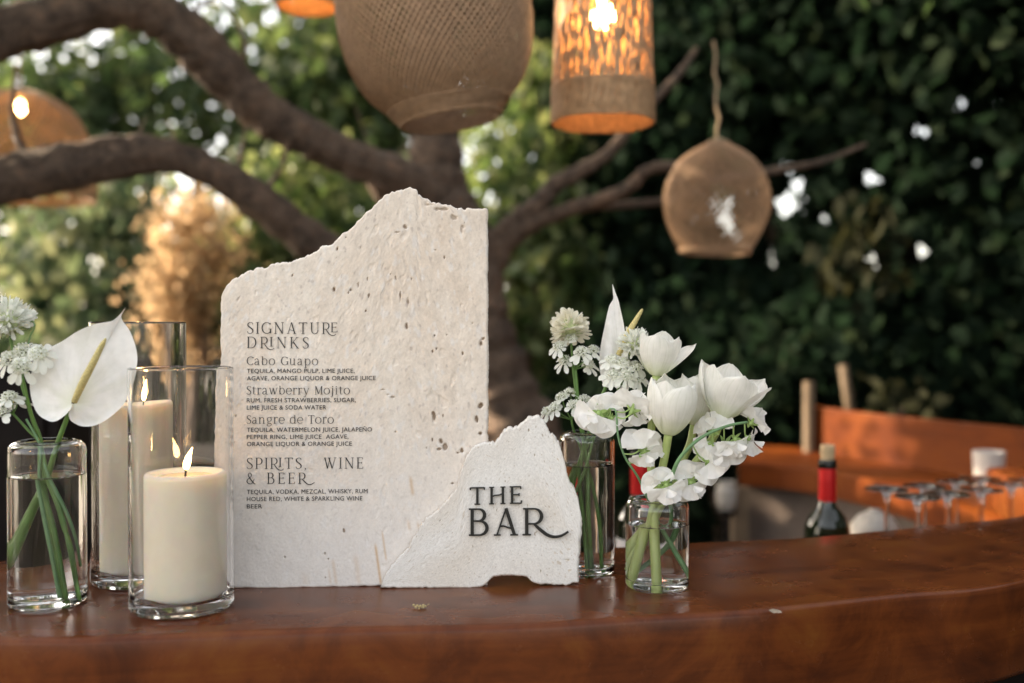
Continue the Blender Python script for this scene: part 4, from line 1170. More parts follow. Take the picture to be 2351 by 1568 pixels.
def wine_bottle(label, px, Y, top_y, k=1.0, cork=True):
    zt = W(px, top_y, Y).z
    c = Vector((W(px, 800, Y).x, Y, SH))
    h = zt - SH
    wb = thing("wine_bottle", label, "wine bottle", c, "red-capped wine bottles behind the bar")
    r = .0365 * k; n = .0138 * k
    a = Vector((0, 0, 0))
    sh = h - .113 * k
    mb = MB(); lathe(mb, [(0, .004), (r - .006, 0), (r, .005), (r, sh - .02), (r * .99, sh - .004), (r * .94, sh + .008), (r * .82, sh + .018), (r * .64, sh + .027), (r * .48, sh + .034), (n + .001, sh + .041), (n, sh + .046)], 40, 0, c)
    mb.build("body", M['bottle'], wb)
    mb = MB(); lathe(mb, [(n + .0004, sh + .046), (n + .0006, sh + .08), (n * 1.0, h - .014), ], 32, 0, c); mb.build("foil", M['red_foil'], wb)
    mb = MB(); lathe(mb, [(n + .0002, h - .014), (n + .0012, h - .012), (n + .0012, h - .004), (n - .001, h), (.009, h)], 32, 0, c); mb.build("neck", M['black_foil'], wb)
    mb = MB(); lathe(mb, [(r + .0003, sh * .30), (r + .0003, sh * .86)], 40, 0, c); mb.build("label", M['label'], wb)
    if cork:
        mb = MB(); lathe(mb, [(.0100, h - .004), (.0112, h + .006), (.0118, h + .022), (.0108, h + .024), (0, h + .0245)], 24, 0, c); mb.build("cork", M['cork'], wb)
wine_bottle("dark wine bottle with cork and red foil, right of the flowers", 1901, 1.62, 1055)
wine_bottle("dark wine bottle with red foil, half hidden behind the tulip vase", 1469, 1.60, 1036, 1.02, False)

def wine_glass(label, px, py, hw):
    h = .236
    zf = SH + .215
    q = B(px, py, zf)
    c = Vector((q.x, q.y, SH))
    wg = thing("wine_glass", label, "wine glass", c, "wine glasses standing upside down behind the bar")
    R = .0345
    H = zf - SH
    mb = MB()
    P = [(.029, 0), (.0325, .03), (.0355, .060), (.034, .085), (.026, .108), (.012, .122), (.0045, .132), (.0034, .150), (.0034, H - .024), (.0048, H - .014), (.0085, H - .007), (.016, H - .0035), (R - .001, H - .0020), (R, H - .0008), (R - .001, H), (0, H)]
    lathe(mb, P, 40, 0, c)
    lathe(mb, [(0, .1205), (.010, .1185), (.0245, .106), (.0325, .084), (.034, .060), (.0312, .03), (.0277, 0), (.029, 0)], 40, 0, c)
    mb.build("glass", M['glass'], wg)
for lab, px, py in (("upturned wine glass, leftmost foot of the row", 2036, 1121), ("upturned wine glass, nearest the bar edge of all", 2106, 1139), ("upturned wine glass third from the left in the near row", 2175, 1132),
        ("upturned wine glass behind the two leftmost feet", 2122, 1114), ("upturned wine glass in front of the white cup", 2253, 1122), ("upturned wine glass left of the white cup, in the back row", 2195, 1104),
        ("upturned wine glass touching the base of the white cup", 2250, 1097), ("upturned wine glass right of the white cup", 2322, 1109), ("upturned wine glass cut off by the right picture edge", 2362, 1100)):
    wine_glass(lab, px, py, 52)

# pale upturned bowl
c = W(2008, 1225, 1.95); mb = MB()
R_ = .048
lathe(mb, [(R_, 0), (R_ * 1.0, .006), (R_ * .92, .022), (R_ * .68, .038), (R_ * .3, .047), (.012, .048), (.011, .052), (0, .052)], 32, 0, (c.x, c.y, c.z - .004))
tag(mb.build("bowl", M['grey_bowl']), "pale upturned bowl right of the corked bottle", "bowl")

# far counter of the bar, curving round to the right, with a raised back rail
CZ = 1.020
inner = spline([(.608, 2.655), (.70, 2.60), (.775, 2.50), (.83, 2.36), (.875, 2.15), (.905, 1.95), (.93, 1.75)], 6)
outer = spline([(.70, 3.06), (.872, 2.93), (.965, 2.66), (1.06, 2.46), (1.166, 2.27), (1.30, 2.06), (1.40, 1.80)], 6)
fcn = thing("far_counter", "far end of the wooden bar, sunlit orange, with raised back rail", "bar counter", (.9, 2.4, 0))
def ribbon(name, A, Bq, z0, z1, mat):
    mb = MB(); V = []
    for a, b in zip(A, Bq):
        V += [(a[0], a[1], z0), (a[0], a[1], z1 - .006), (a[0] * .97 + b[0] * .03, a[1] * .97 + b[1] * .03, z1), (b[0], b[1], z1), (b[0], b[1], z0)]
    n = len(A)
    F = grid_faces(n, 5, True) + [tuple(range(5)), tuple((n - 1) * 5 + k for k in range(4, -1, -1))]
    mb.add(V, F); return mb.build(name, mat, fcn, smooth=False)
ribbon("counter_top", inner, outer, CZ - .065, CZ, M['orange_wood'])
def inset(A, Bq, t): return [tuple(np.array(a) * (1 - t) + np.array(b) * t) for a, b in zip(A, Bq)]
ribbon("base_panel", inset(inner, outer, .16), inset(inner, outer, .86), 0.0, CZ - .067, M['panel'])
ribbon("back_rail", inset(inner, outer, .90)[6:], inset(inner, outer, 1.0)[6:], CZ + .002, 1.148, M['orange_wood'])
mb = MB(); box(mb, (.585, 2.62, 0), (.625, 2.66, CZ - .067)); mb.build("leg", M['tan'], fcn, smooth=False)
def post(label, px, y0, y1, Y, w, mat, dx=0.0, name="timber_post"):
    a, b = W(px, y1, Y), W(px + dx, y0, Y)
    a = Vector((a.x, a.y, 0.0)) if dx == 0 else a
    mb = MB(); tube(mb, [Vector((a.x, a.y, a.z)), a.lerp(b, .5), b], [w * 1.05, w, w * .96], 12, rough=.05, seed=int(px)); return tag(mb.build(name, mat), label, "post")
post("weathered tan post standing at the left end of the orange back rail", 1857, 876, 1050, 2.86, .017, M['tan'])
# things standing about the far counter
def cup(label, px, ytop, ybot, Y, r, mat):
    a, b = W(px, ybot, Y), W(px, ytop, Y)
    h = b.z - CZ; c = Vector((a.x, a.y, CZ + .001))
    mb = MB(); lathe(mb, [(0, 0), (r * .80, 0), (r * .84, .004), (r, h), (r * .93, h), (r * .78, .012), (0, .012)], 36, 0, c)
    return tag(mb.build("cup", mat), label, "cup")
cup("white tapered cup standing on the far counter before the orange rail", 2270, 1037, 1098, 2.20, .0345, M['white_cup'])
c = W(1668, 1170, 2.62)
mb = MB(); lathe(mb, [(0, 0), (.020, 0), (.027, .02), (.028, .05), (.022, .066), (.024, .074), (.021, .074), (.019, .064), (0, .06)], 28, 0, c)
jar = tag(mb.build("jar", M['grey_bowl']), "pale jar on a stand left of the far counter", "jar")
st_c = thing("jar_stand", "slim dark stand under the pale jar", "stand", (c.x, c.y, 0))
mb = MB(); lathe(mb, [(0, 0), (.09, 0), (.09, .012), (.010, .02), (.008, c.z - .02), (.027, c.z - .006), (.027, c.z - .001), (0, c.z - .001)], 24, 0, (c.x, c.y, 0)); mb.build("column", M['dark_wood'], st_c)
# dark cabinet on the left
cab = thing("drinks_cabinet", "dark drinks cabinet behind the bar at the left picture edge", "cabinet", (-.95, 1.95, 0))
mb = MB(); box(mb, (-1.5, 1.75, 0), (-.80, 2.25, 1.31)); mb.build("carcass", M['dark_wood'], cab, smooth=False)
mb = MB(); box(mb, (-1.48, 1.738, .1), (-1.16, 1.748, 1.27)); mb.build("door", M['dark_wood'], cab, smooth=False)
mb = MB(); box(mb, (-1.14, 1.738, .1), (-.82, 1.748, 1.27)); mb.build("door", M['dark_wood'], cab, smooth=False)
c = W(140, 985, 2.0)
mb = MB(); box(mb, (-1.0, 2.30, 1.072), (-.955, 2.46, 1.105))
tub = tag(mb.build("storage_tub", M['white_cup'], smooth=False), "grey-white tub between the left vase and the tall candle", "tub")
mb = MB(); box(mb, (-1.30, 2.28, 0), (-.50, 2.62, 1.045)); box(mb, (-1.31, 2.27, 1.0455), (-.49, 2.63, 1.07))
tag(mb.build("low_cabinet", M['dark_wood'], smooth=False), "low dark cabinet behind the two candles, grey-white tub on top", "cabinet")

# ------------------------------------------------------------------ the spreading tree
def limb(pts, n=14, rough=.10, seed=0):
    Q = spline([(*W(x, y, d), w / 2 * d / FPX) for x, y, w, d in pts], 14)
    rnd = random.Random(seed)
    P = [Vector(q[:3]) for q in Q]
    R = [q[3] * (1 + .05 * math.sin(i * .7 + seed) + rnd.uniform(-.03, .03)) for i, q in enumerate(Q)]
    return P, R
def bark_tube(mb, P, R, seed, n=30):
    "limb with furrowed, lumpy bark modelled in the surface"
    m = len(P)
    lum = fnoise((n, m), 9, 3.0, seed)            # lumps and knots
    fur = fnoise((n, m), 7, .8, seed + 50)        # furrows along the limb
    fin = fnoise((n, m), 1.2, 1.0, seed + 90)
    V = []
    for i, ((p, t, a, b), r) in enumerate(zip(frames(P), R)):
        for k in range(n):
            th = 2 * math.pi * k / n
            q = 1 + .06 * lum[k, i] - .085 * max(0, fur[k, i]) + .025 * fin[k, i]
            V.append(p + (a * math.cos(th) + b * math.sin(th)) * r * q)
    F = grid_faces(m, n, True) + [tuple(range(n - 1, -1, -1)), tuple((m - 1) * n + k for k in range(n))]
    mb.add(V, F)

tree = thing("spreading_tree", "big gnarled tree whose dark limbs arch over the bar behind the stone", "tree", (W(1200, 1250, 2.8).x, 2.8, 0))
tb = MB()
P, R = limb([(1000, -420, 105, 2.80), (995, -120, 112, 2.80), (1000, 150, 118, 2.80), (1003, 320, 118, 2.80), (1010, 430, 128, 2.80), (1050, 520, 145, 2.80), (1085, 600, 150, 2.80), (1098, 700, 146, 2.80), (1120, 800, 152, 2.80), (1155, 900, 172, 2.80), (1190, 1000, 200, 2.80), (1215, 1200, 225, 2.80)], seed=1)
P.append(Vector((P[-1].x + .01, P[-1].y, 0.0))); R.append(R[-1] * 1.25)
bark_tube(tb, P, R, 1, 36)
trunk = tb.build("trunk", M['bark'], tree)
limbs = [
 [(1085, 560, 100, 2.80), (1010, 462, 92, 2.76), (930, 412, 90, 2.72), (830, 372, 94, 2.70), (750, 338, 96, 2.68), (680, 303, 100, 2.66), (600, 252, 104, 2.64), (500, 158, 108, 2.60), (430, 84, 112, 2.56), (350, 24, 112, 2.52), (250, 10, 112, 2.48), (120, 48, 114, 2.44), (0, 80, 116, 2.40), (-140, 110, 112, 2.36), (-340, 60, 95, 2.3)],
 [(1060, 600, 95, 2.80), (930, 555, 80, 2.80), (900, 470, 60, 2.82), (840, 390, 40, 2.86)],
 [(1060, 760, 120, 2.80), (900, 668, 100, 2.74), (780, 592, 92, 2.68), (690, 535, 90, 2.64), (600, 470, 92, 2.60), (500, 405, 90, 2.56), (400, 362, 88, 2.52), (300, 357, 94, 2.48), (150, 386, 104, 2.44), (0, 414, 114, 2.40), (-150, 440, 112, 2.36), (-360, 400, 95, 2.3)],
 [(1110, 600, 90, 2.80), (1150, 545, 66, 2.78), (1200, 500, 50, 2.76), (1240, 468, 44, 2.74), (1275, 425, 40, 2.74), (1330, 394, 36, 2.74), (1390, 356, 30, 2.74), (1440, 300, 26, 2.74), (1500, 232, 22, 2.74), (1562, 165, 17, 2.76), (1600, 110, 10, 2.8)],
 [(1110, 640, 80, 2.80), (1160, 560, 58, 2.78), (1220, 515, 42, 2.74), (1300, 482, 36, 2.70), (1400, 450, 32, 2.66), (1450, 425, 28, 2.62), (1485, 392, 27, 2.60), (1550, 382, 25, 2.58), (1640, 412, 22, 2.58), (1740, 397, 19, 2.58), (1810, 386, 17, 2.58), (1890, 370, 13, 2.58), (1990, 330, 9, 2.6)],
 [(1260, 498, 32, 2.72), (1350, 476, 22, 2.74), (1500, 465, 16, 2.78), (1610, 440, 10, 2.8)],
]
for i, pts in enumerate(limbs):
    mb = MB(); P, R = limb(pts, seed=i + 3); bark_tube(mb, P, R, i + 3)
    lo = mb.build("limb", M['bark'], trunk)
    rg = random.Random(i + 40)                    # side twigs and stubs
    for k in range(7 if i < 3 else 0):
        j = rg.randrange(len(P) // 3, len(P) - 2)
        d = Vector((rg.uniform(-.6, .6), rg.uniform(-.4, .8), rg.uniform(.2, 1))).normalized()
        L = rg.uniform(.05, .22); r = max(.004, R[j] * rg.uniform(.10, .22))
        q = [P[j] + d * R[j] * .6, P[j] + d * (R[j] + L * .4) + Vector((rg.uniform(-.04, .04), 0, .02)), P[j] + d * (R[j] + L) + Vector((rg.uniform(-.08, .08), 0, .05))]
        q = [Vector(x) for x in spline([tuple(x) for x in q], 5)]
        mb = MB(); tube(mb, q, [r * (1 - .7 * z / (len(q) - 1)) for z in range(len(q))], 9, rough=.1, seed=k)
        mb.build("twig", M['bark'], lo)

rng = np.random.default_rng(77)
LT = np.array([(0, 0, 0), (.36, .30, .06), (.30, .68, .05), (0, 1, -.10), (-.30, .68, .05), (-.36, .30, .06), (0, .33, 0), (0, .70, -.03)], float)
LQ = np.array([(0, 1, 6, 6), (1, 2, 7, 6), (2, 3, 7, 7), (3, 4, 7, 7), (4, 5, 6, 7), (5, 0, 6, 6)])
LQ = np.array([(0, 1, 6, 5), (1, 2, 7, 6), (6, 7, 4, 5), (7, 2, 3, 4)])
def leaf_cloud(name, parent, mat, centres, per, spread, L, wid, droop=.5, seed=0):
    "clusters of folded leaves round the given centres (x, y, z)"
    rg = np.random.default_rng(seed)
    C = np.repeat(np.asarray(centres, float), per, 0)
    n = len(C)
    P = C + rg.normal(0, 1, (n, 3)) * np.array(spread)
    d = rg.normal(0, 1, (n, 3)); d[:, 2] -= droop * 1.6; d /= np.linalg.norm(d, axis=1)[:, None]
    s = rg.normal(0, 1, (n, 3)); s -= d * (s * d).sum(1)[:, None]; s /= np.linalg.norm(s, axis=1)[:, None]
    u = np.cross(d, s)
    ln_ = L * rg.uniform(.6, 1.25, n)
    V = (P[:, None] + s[:, None] * (LT[None, :, 0, None] * ln_[:, None, None] * wid) + d[:, None] * (LT[None, :, 1, None] * ln_[:, None, None]) + u[:, None] * (LT[None, :, 2, None] * ln_[:, None, None]))
    F = (np.arange(n)[:, None, None] * 8 + LQ[None]).reshape(-1, 4)
    return np_mesh(name, V.reshape(-1, 3), F, mat, parent, smooth=False)

def thin_out(o, spots):
    "drop the leaves at thin spots, each a short tunnel through the hedge: (centre, axis, radius, share dropped)"
    me = o.data; n = len(me.vertices) // 8
    co = np.empty(len(me.vertices) * 3, np.float32); me.vertices.foreach_get("co", co)
    mid = co.reshape(n, 8, 3).mean(1)
    rg = np.random.default_rng(8); keep = np.ones(n, bool)
    for c, ax, r, share in spots:
        d = mid - np.array(c); a = np.array(ax) / np.linalg.norm(ax)
        t = d @ a; q = np.linalg.norm(d - t[:, None] * a, axis=1)
        keep &= ~((q < r) & (np.abs(t) < 1.2) & (rg.random(n) < share))
    V = co.reshape(n, 8, 3)[keep].reshape(-1, 3); m = int(keep.sum())
    new = np_mesh(o.name, V, (np.arange(m)[:, None, None] * 8 + LQ[None]).reshape(-1, 4), me.materials[0], None, smooth=False)
    o.data = new.data; bpy.data.objects.remove(new)

def blob(c, r, n, seed, shell=.55):
    rg = np.random.default_rng(seed)
    d = rg.normal(0, 1, (n, 3)); d /= np.linalg.norm(d, axis=1)[:, None]
    return np.array(c) + d * np.array(r) * (rg.uniform(shell, 1.0, n) ** .6)[:, None]

# crown of the spreading tree: mostly above the picture
cs = np.concatenate([blob((-1.3, 2.5, 3.05), (1.3, .9, .5), 80, 1), blob((.2, 2.9, 3.3), (1.3, 1.0, .6), 90, 2), blob((1.5, 2.7, 3.0), (.9, .8, .6), 60, 3), blob((-2.0, 3.62, 2.5), (.28, .40, .40), 13, 4), blob((-1.75, 3.1, 2.75), (.3, .3, .25), 10, 6)])  # sparse far left cluster: unseen leaves added to dapple the far rail
leaf_cloud("crown", tree, M['leaf_mid'], cs, 26, .10, .085, .8, .5, 5)

def plant(name, label, cat, base, blobs, mat, per, spread, L, wid, seed, stems=((0, 0),), h=1.2, group=None, droop=.5):
    t = thing(name, label, cat, (base[0], base[1], 0), group)
    mb = MB()
    for k, (dx, dy) in enumerate(stems):
        rg = random.Random(seed + k)
        q = [Vector((base[0] + dx * s + rg.uniform(-.05, .05), base[1] + dy * s + rg.uniform(-.05, .05), h * s)) for s in (0, .3, .65, 1)]
        tube(mb, q, [.05 * h / 1.5, .04 * h / 1.5, .03 * h / 1.5, .015], 9, rough=.1, seed=seed)
    mb.build("trunk", M['bark'], t)
    C = np.concatenate([blob(c, r, n, seed * 13 + i) for i, (c, r, n) in enumerate(blobs)])
    leaf_cloud("crown", t, mat, C, per, spread, L, wid, droop, seed)
    return t
def at(px, py, Y): w = W(px, py, Y); return (w.x, w.y, w.z)

TG = "trees and shrubs behind the bar"
plant("flowering_shrub", "pale tan flowering shrub, sunlit, under the lower left limb", "shrub", at(450, 900, 4.4), [(at(455, 550, 4.4), (.13, .12, .20), 34), (at(405, 640, 4.35), (.10, .12, .16), 26), (at(425, 740, 4.4), (.06, .10, .22), 18)], M['leaf_tan'], 44, .06, .035, .8, 201, ((.02, 0), (-.05, .05)), 1.7, TG, .8)
plant("shrub", "grey-green shrub with pale leaves left of the tan one", "shrub", at(230, 900, 5.2), [(at(200, 600, 5.4), (.36, .3, .45), 34), (at(260, 830, 5.2), (.46, .3, .6), 44), (at(320, 510, 5.5), (.3, .2, .25), 16)], M['leaf_pale'], 26, .12, .10, .75, 202, ((0, 0), (.1, .1)), 1.6, TG, .9)
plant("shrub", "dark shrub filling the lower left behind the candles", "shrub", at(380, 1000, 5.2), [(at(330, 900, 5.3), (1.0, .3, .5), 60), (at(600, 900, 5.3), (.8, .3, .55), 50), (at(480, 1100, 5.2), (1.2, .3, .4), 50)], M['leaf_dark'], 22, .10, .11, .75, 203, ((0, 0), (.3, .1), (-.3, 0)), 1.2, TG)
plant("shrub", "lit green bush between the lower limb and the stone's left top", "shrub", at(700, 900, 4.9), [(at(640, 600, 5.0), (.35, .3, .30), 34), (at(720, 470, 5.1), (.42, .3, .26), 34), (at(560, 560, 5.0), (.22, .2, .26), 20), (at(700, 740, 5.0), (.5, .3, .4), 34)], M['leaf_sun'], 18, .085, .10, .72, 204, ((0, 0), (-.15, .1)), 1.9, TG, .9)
plant("tree", "tall dark green tree showing sky gaps above the left limbs", "tree", at(330, 900, 7.2), [(at(430, 270, 7.2), (1.15, .6, .42), 85), (at(120, 120, 7.3), (.9, .5, .55), 46), (at(640, 120, 7.2), (.8, .5, .62), 62), (at(80, 330, 7.2), (.6, .5, .35), 44), (at(20, 560, 7.4), (.5, .4, .4), 34), (at(850, 120, 7.4), (.5, .4, .7), 50)], M['leaf_mid'], 24, .14, .13, .7, 205, ((0, 0), (.5, 0), (-.4, .2)), 3.2, TG)
plant("tree", "mid green tree behind the big round lantern", "tree", at(900, 900, 6.6), [(at(820, 420, 6.5), (.62, .5, .45), 60), (at(760, 200, 6.6), (.5, .4, .55), 46), (at(960, 120, 6.7), (.7, .4, .7), 60), (at(1230, 70, 6.8), (.45, .4, .35), 30)], M['leaf_mid'], 24, .13, .12, .72, 206, ((0, 0), (.3, 0)), 2.9, TG)
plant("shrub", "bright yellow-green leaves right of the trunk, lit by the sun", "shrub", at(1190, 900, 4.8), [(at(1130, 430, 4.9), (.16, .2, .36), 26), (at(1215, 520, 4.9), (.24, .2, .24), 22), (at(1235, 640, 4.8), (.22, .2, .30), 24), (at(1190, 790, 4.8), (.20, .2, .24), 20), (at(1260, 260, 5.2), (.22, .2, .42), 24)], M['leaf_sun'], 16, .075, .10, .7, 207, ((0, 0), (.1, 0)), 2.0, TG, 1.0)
plant("tree", "green tree behind the lit cylinder lantern", "tree", at(1350, 900, 6.4), [(at(1390, 330, 5.7), (.42, .3, .6), 70), (at(1420, 60, 5.7), (.6, .4, .7), 80), (at(1400, 650, 5.6), (.40, .3, .6), 70), ((.5, 5.7, 3.6), (1.0, .5, 1.0), 130)], M['leaf_dark'], 28, .13, .13, .72, 208, ((0, 0), (.2, 0)), 2.6, TG)  # last blob reaches above the view, added to shade the hedge
hb = []
for i in range(13):
    f = i / 12
    hb += [((0.55 + 2.5 * f, 5.5 - 1.9 * f, z), (.42, .34, .42), 30) for z in (.4, 1.0, 1.6, 2.2, 2.8, 3.4)]
for i in range(9):                                # unseen hedge run, added to darken the right end of the bar
    f = i / 8
    hb += [((3.1 - .7 * f, 3.3 - 4.2 * f, z), (.35, .40, .42), 20) for z in (.5, 1.2, 1.9, 2.6)]
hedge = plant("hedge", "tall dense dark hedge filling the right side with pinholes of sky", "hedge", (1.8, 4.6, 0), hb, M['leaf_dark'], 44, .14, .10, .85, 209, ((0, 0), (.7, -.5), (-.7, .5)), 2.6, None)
HN = (-.45, -1, -.08)
thin_out([c for c in hedge.children if "crown" in c.name][0], [(W(px, py, d), HN, r, 1.0) for px, py, d, r in
    ((1640, 470, 5.0, .13), (1612, 445, 5.0, .08), (1672, 515, 5.0, .08), (1700, 560, 5.0, .06), (1790, 355, 4.9, .075), (1832, 415, 4.9, .075), (1776, 470, 4.9, .075), (1838, 478, 4.9, .075), (1780, 530, 4.9, .075), (1775, 590, 4.9, .075), (1810, 310, 4.9, .075), (1995, 418, 4.6, .061), (1995, 600, 4.6, .061), (2110, 575, 4.4, .061), (2118, 298, 4.4, .065), (2210, 225, 4.3, .054), (2247, 355, 4.2, .054), (1597, 195, 5.1, .065), (2300, 215, 4.1, .050), (1900, 500, 4.7, .050))])
plant("shrub", "dim olive shrub low behind the tulips", "shrub", at(1650, 900, 4.2), [(at(1620, 900, 4.3), (.55, .25, .35), 40), (at(1500, 780, 4.4), (.3, .2, .25), 16), (at(1850, 860, 3.9), (.4, .2, .2), 22), (at(1480, 1100, 4.2), (.5, .2, .3), 34)], M['leaf_dark'], 20, .08, .10, .72, 210, ((0, 0), (.1, 0)), 1.1, TG)
plant("shrub", "small yellow-green plant just over the orange rail", "shrub", at(2040, 1000, 3.3), [(at(2035, 910, 3.3), (.04, .05, .03), 4), (at(2110, 930, 3.25), (.04, .05, .02), 3)], M['leaf_olive'], 10, .025, .06, .6, 211, ((0, 0),), 1.12, TG)
plant("shrub", "olive sprig with a few pale leaves in the dark hedge, upper right", "shrub", at(1990, 900, 3.9), [(at(1960, 600, 3.9), (.08, .08, .20), 6), (at(1985, 510, 3.9), (.06, .06, .05), 2)], M['leaf_olive'], 9, .05, .10, .7, 212, ((0, 0),), 1.15, TG, .9)
post("bare tan stem leaning behind the orange rail", 1962, 838, 1010, 3.45, .017, M['tan'], -26, "bare_stem")
plant("shrub", "broad mid green shrub far back at the left picture edge", "shrub", (-3.9, 6.6, 0), [((-3.6, 6.6, 1.3), (.9, .4, .9), 60), ((-5.0, 6.3, 1.1), (1.0, .4, .9), 60)], M['leaf_mid'], 26, .14, .13, .72, 213, ((0, 0), (-.8, -.1)), 1.4, TG)
# added tree, unseen beyond the left frame edge, keeps low sun off the bar
plant("added_shade_tree", "leafy tree added to shade the bar, unseen outside the left edge", "tree", (-2.1, 1.75, 0), [((-2.15, 1.75, 2.15), (.75, .75, .75), 110), ((-2.3, 1.2, 2.4), (.7, .6, .7), 70), ((-1.95, 1.5, 1.55), (.5, .6, .4), 40)], M['leaf_mid'], 34, .13, .12, .72, 301, ((0, 0),), 1.9, None)

# ------------------------------------------------------------------ woven lanterns
def woven(mb, prof, nst, twist, w, t, c, Rm, wob=0.0, seed=0, m=44):
    "crossing strands that follow a turned profile, each strand a thin strip with thickness"
    pr = np.array(spline(prof, 6)); d = np.r_[0, np.cumsum(np.linalg.norm(np.diff(pr, axis=0), axis=1))]
    s = np.linspace(0, d[-1], m); r = np.interp(s, d, pr[:, 0]); z = np.interp(s, d, pr[:, 1])
    rg = np.random.default_rng(seed)
    for sgn in (1, -1):
        for k in range(nst):
            a = 2 * math.pi * (k + (.0 if sgn > 0 else .37)) / nst + sgn * twist * np.linspace(0, 1, m) + wob * np.interp(np.linspace(0, 1, m), np.linspace(0, 1, 7), rg.normal(0, 1, 7))
            rr = r + sgn * t * .55
            P = np.stack([rr * np.cos(a), rr * np.sin(a), z], 1)
            T = np.gradient(P, axis=0); T /= np.linalg.norm(T, axis=1)[:, None] + 1e-9
            N = np.stack([np.cos(a), np.sin(a), np.zeros(m)], 1)
            Wd = np.cross(T, N); Wd /= np.linalg.norm(Wd, axis=1)[:, None] + 1e-9
            N = np.cross(Wd, T)
            ww = w * np.clip(.35 + .65 * r / r.max(), .3, 1)[:, None]
            V = np.stack([P - Wd * ww / 2 - N * t / 2, P + Wd * ww / 2 - N * t / 2, P + Wd * ww / 2 + N * t / 2, P - Wd * ww / 2 + N * t / 2], 1).reshape(-1, 3)
            mb.add([c + Rm @ Vector(v) for v in V], grid_faces(m, 4, True))

def ring_band(mb, r0, z0, r1, z1, n, w, c, Rm):
    "rows of cord wound round the rim"
    for k in range(n):
        f = k / max(1, n - 1); r = r0 + (r1 - r0) * f; z = z0 + (z1 - z0) * f
        P = [c + Rm @ Vector((r * math.cos(a), r * math.sin(a), z + .0006 * math.sin(5 * a + k))) for a in np.linspace(0, 2 * math.pi, 61)]
        tube(mb, P, w / 2, 7, caps=False)

def lantern(label, c, Rm, prof, nst, twist, w, t, mat, bands, lit, cord_to, wob=0.0, seed=0, bulb_z=0.0, bulb_r=.02):
    ln_o = thing("woven_lantern", label, "lantern", c, "woven pendant lanterns hanging from the tree")
    mb = MB(); woven(mb, prof, nst, twist, w, t, c, Rm, wob, seed); sh = mb.build("lamp_shade", mat, ln_o, smooth=False)
    if bands:
        mb = MB()
        for bd in bands: ring_band(mb, *bd, c, Rm)
        mb.build("rim", mat, sh)
    zt = max(p[1] for p in prof)
    mb = MB()
    top = c + Rm @ Vector((0, 0, zt))
    cq = [top - Vector((0, 0, .02))] + [top.lerp(Vector(cord_to), j / 9) + Vector((.0035 * math.sin(j * 2.3 + seed), .003 * math.cos(j * 1.7), 0)) for j in range(1, 10)]
    tube(mb, [Vector(q) for q in spline([tuple(q) for q in cq], 4)], .0032, 8, rough=.25, seed=seed)

    lathe(mb, [(0, zt - .012), (prof[-1][0] + .004, zt - .010), (prof[-1][0] + .004, zt + .004), (.006, zt + .012), (0, zt + .012)], 20, 0, c, Rm)
    if lit: tube(mb, [c + Rm @ Vector((0, 0, zt - .01)), c + Rm @ Vector((0, 0, bulb_z + bulb_r * 1.9))], [.003, .003], 8)
    mb.build("cord", M['jute'], ln_o)
    if not lit: return ln_o
    mb = MB(); lathe(mb, [(0, -bulb_r), (bulb_r * .6, -bulb_r * .8), (bulb_r, -bulb_r * .1), (bulb_r * .9, bulb_r * .5), (bulb_r * .5, bulb_r * 1.3), (bulb_r * .45, bulb_r * 1.7), (0, bulb_r * 1.75)], 20, 0, c + Rm @ Vector((0, 0, bulb_z)), Rm)
    mb.build("bulb", M['bulb'], ln_o)
    return ln_o
I3 = Matrix.Identity(3)
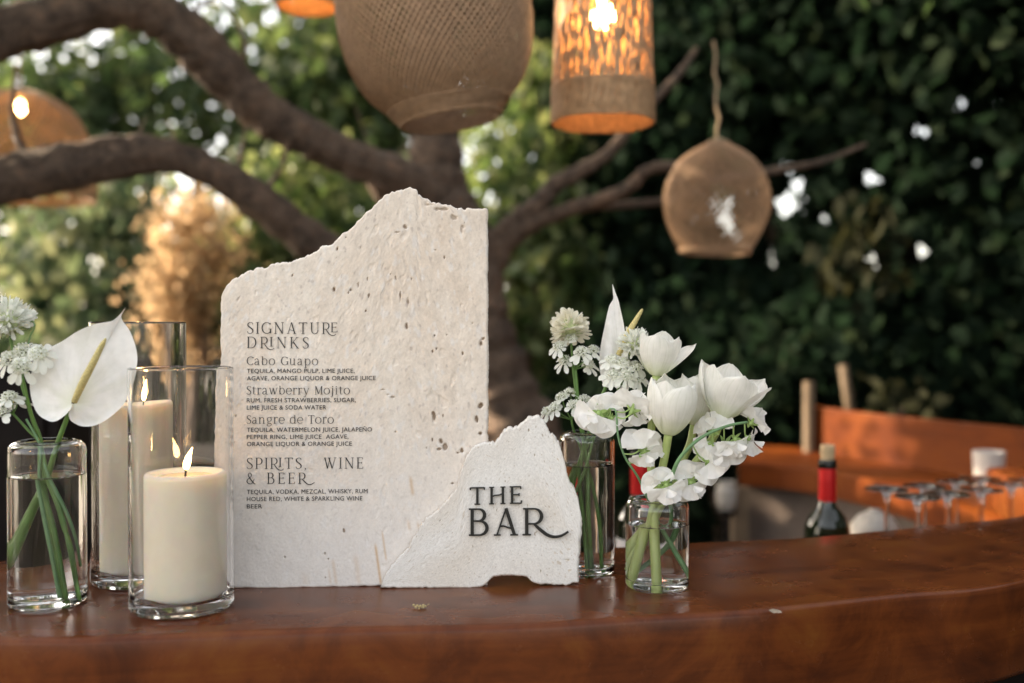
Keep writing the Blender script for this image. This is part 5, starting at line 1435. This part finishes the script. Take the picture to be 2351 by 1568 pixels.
# big globe, tilted
Y = 1.62; k = Y / FPX
c = W(998, 40, Y)
RmA = Matrix.Rotation(math.radians(-9), 3, 'Y')
prof = [(116, -238), (139, -204), (178, -163), (204, -112), (219, -50), (222, 0), (218, 60), (200, 130), (160, 195), (100, 240), (50, 262)]
prof = [(a * k, b * k) for a, b in prof]
lantern("big unlit globe lantern of fine crosshatched cane, largest of all", c, RmA, prof, 92, 2.3, .0036, .0012, M['pale_rattan'], [(140 * k, -206 * k, 117 * k, -236 * k, 9, .0030), (117 * k, -238 * k, 113 * k, -240 * k, 3, .0030)], False, c + Vector((.02, .1, .9)), .004, 1, .06, .03)
# lit cylinder
Y = 1.74; k = Y / FPX
c = W(1384, 278, Y)
prof = [(116, 0), (117, 30), (115, 80), (112, 140), (110, 200), (108, 270), (104, 320), (80, 362), (40, 380), (26, 384)]
prof = [(a * k, b * k) for a, b in prof]
lantern("lit cylinder lantern of loose rattan glowing orange", c, I3, prof, 50, .62, .0047, .0014, M['rattan'], [(117.5 * k, -4 * k, 116 * k, 76 * k, 15, .0045)], True, c + Vector((.0, .1, .9)), .035, 2, 236 * k, .021)
# round unlit one
Y = 2.36; k = Y / FPX
c = W(1645, 450, Y)
prof = [(79, -126), (96, -97), (113, -56), (121, -14), (115, 26), (97, 65), (74, 90), (44, 110), (22, 121)]
prof = [(a * k, b * k) for a, b in prof]
lantern("round unlit lantern of see-through mesh on a long cord", c, Matrix.Rotation(math.radians(2), 3, 'Y'), prof, 66, 1.9, .0019, .0009, M['pale_rattan'], [(80 * k, -131 * k, 83 * k, -124 * k, 3, .003)], False, W(1640, 95, Y + .2), .004, 3, .03, .02)
# lit dome at the left behind the limb
Y = 2.95; k = Y / FPX
c = W(48, 452, Y)
prof = [(160, 0), (163, 40), (158, 90), (143, 145), (115, 195), (75, 225), (40, 238), (22, 240)]
prof = [(a * k, b * k) for a, b in prof]
lantern("lit dome lantern glowing behind the left limb", c, I3, prof, 70, 1.2, .0060, .0014, M['rattan'], [(161 * k, -2 * k, 161 * k, 10 * k, 3, .006)], True, c + Vector((.0, .0, .9)), .01, 4, 200 * k, .016)
# lit one cut by the top edge
Y = 2.2; k = Y / FPX
c = W(708, 10, Y)
prof = [(72, -4), (82, 30), (84, 70), (70, 120), (40, 150), (20, 156)]
prof = [(a * k, b * k) for a, b in prof]
lantern("lit orange lantern cut by the top picture edge", c, I3, prof, 50, .9, .0065, .0014, M['rattan'], [(72 * k, -5 * k, 76 * k, 6 * k, 3, .005)], True, c + Vector((.0, .1, .7)), .01, 5, 112 * k, .013)
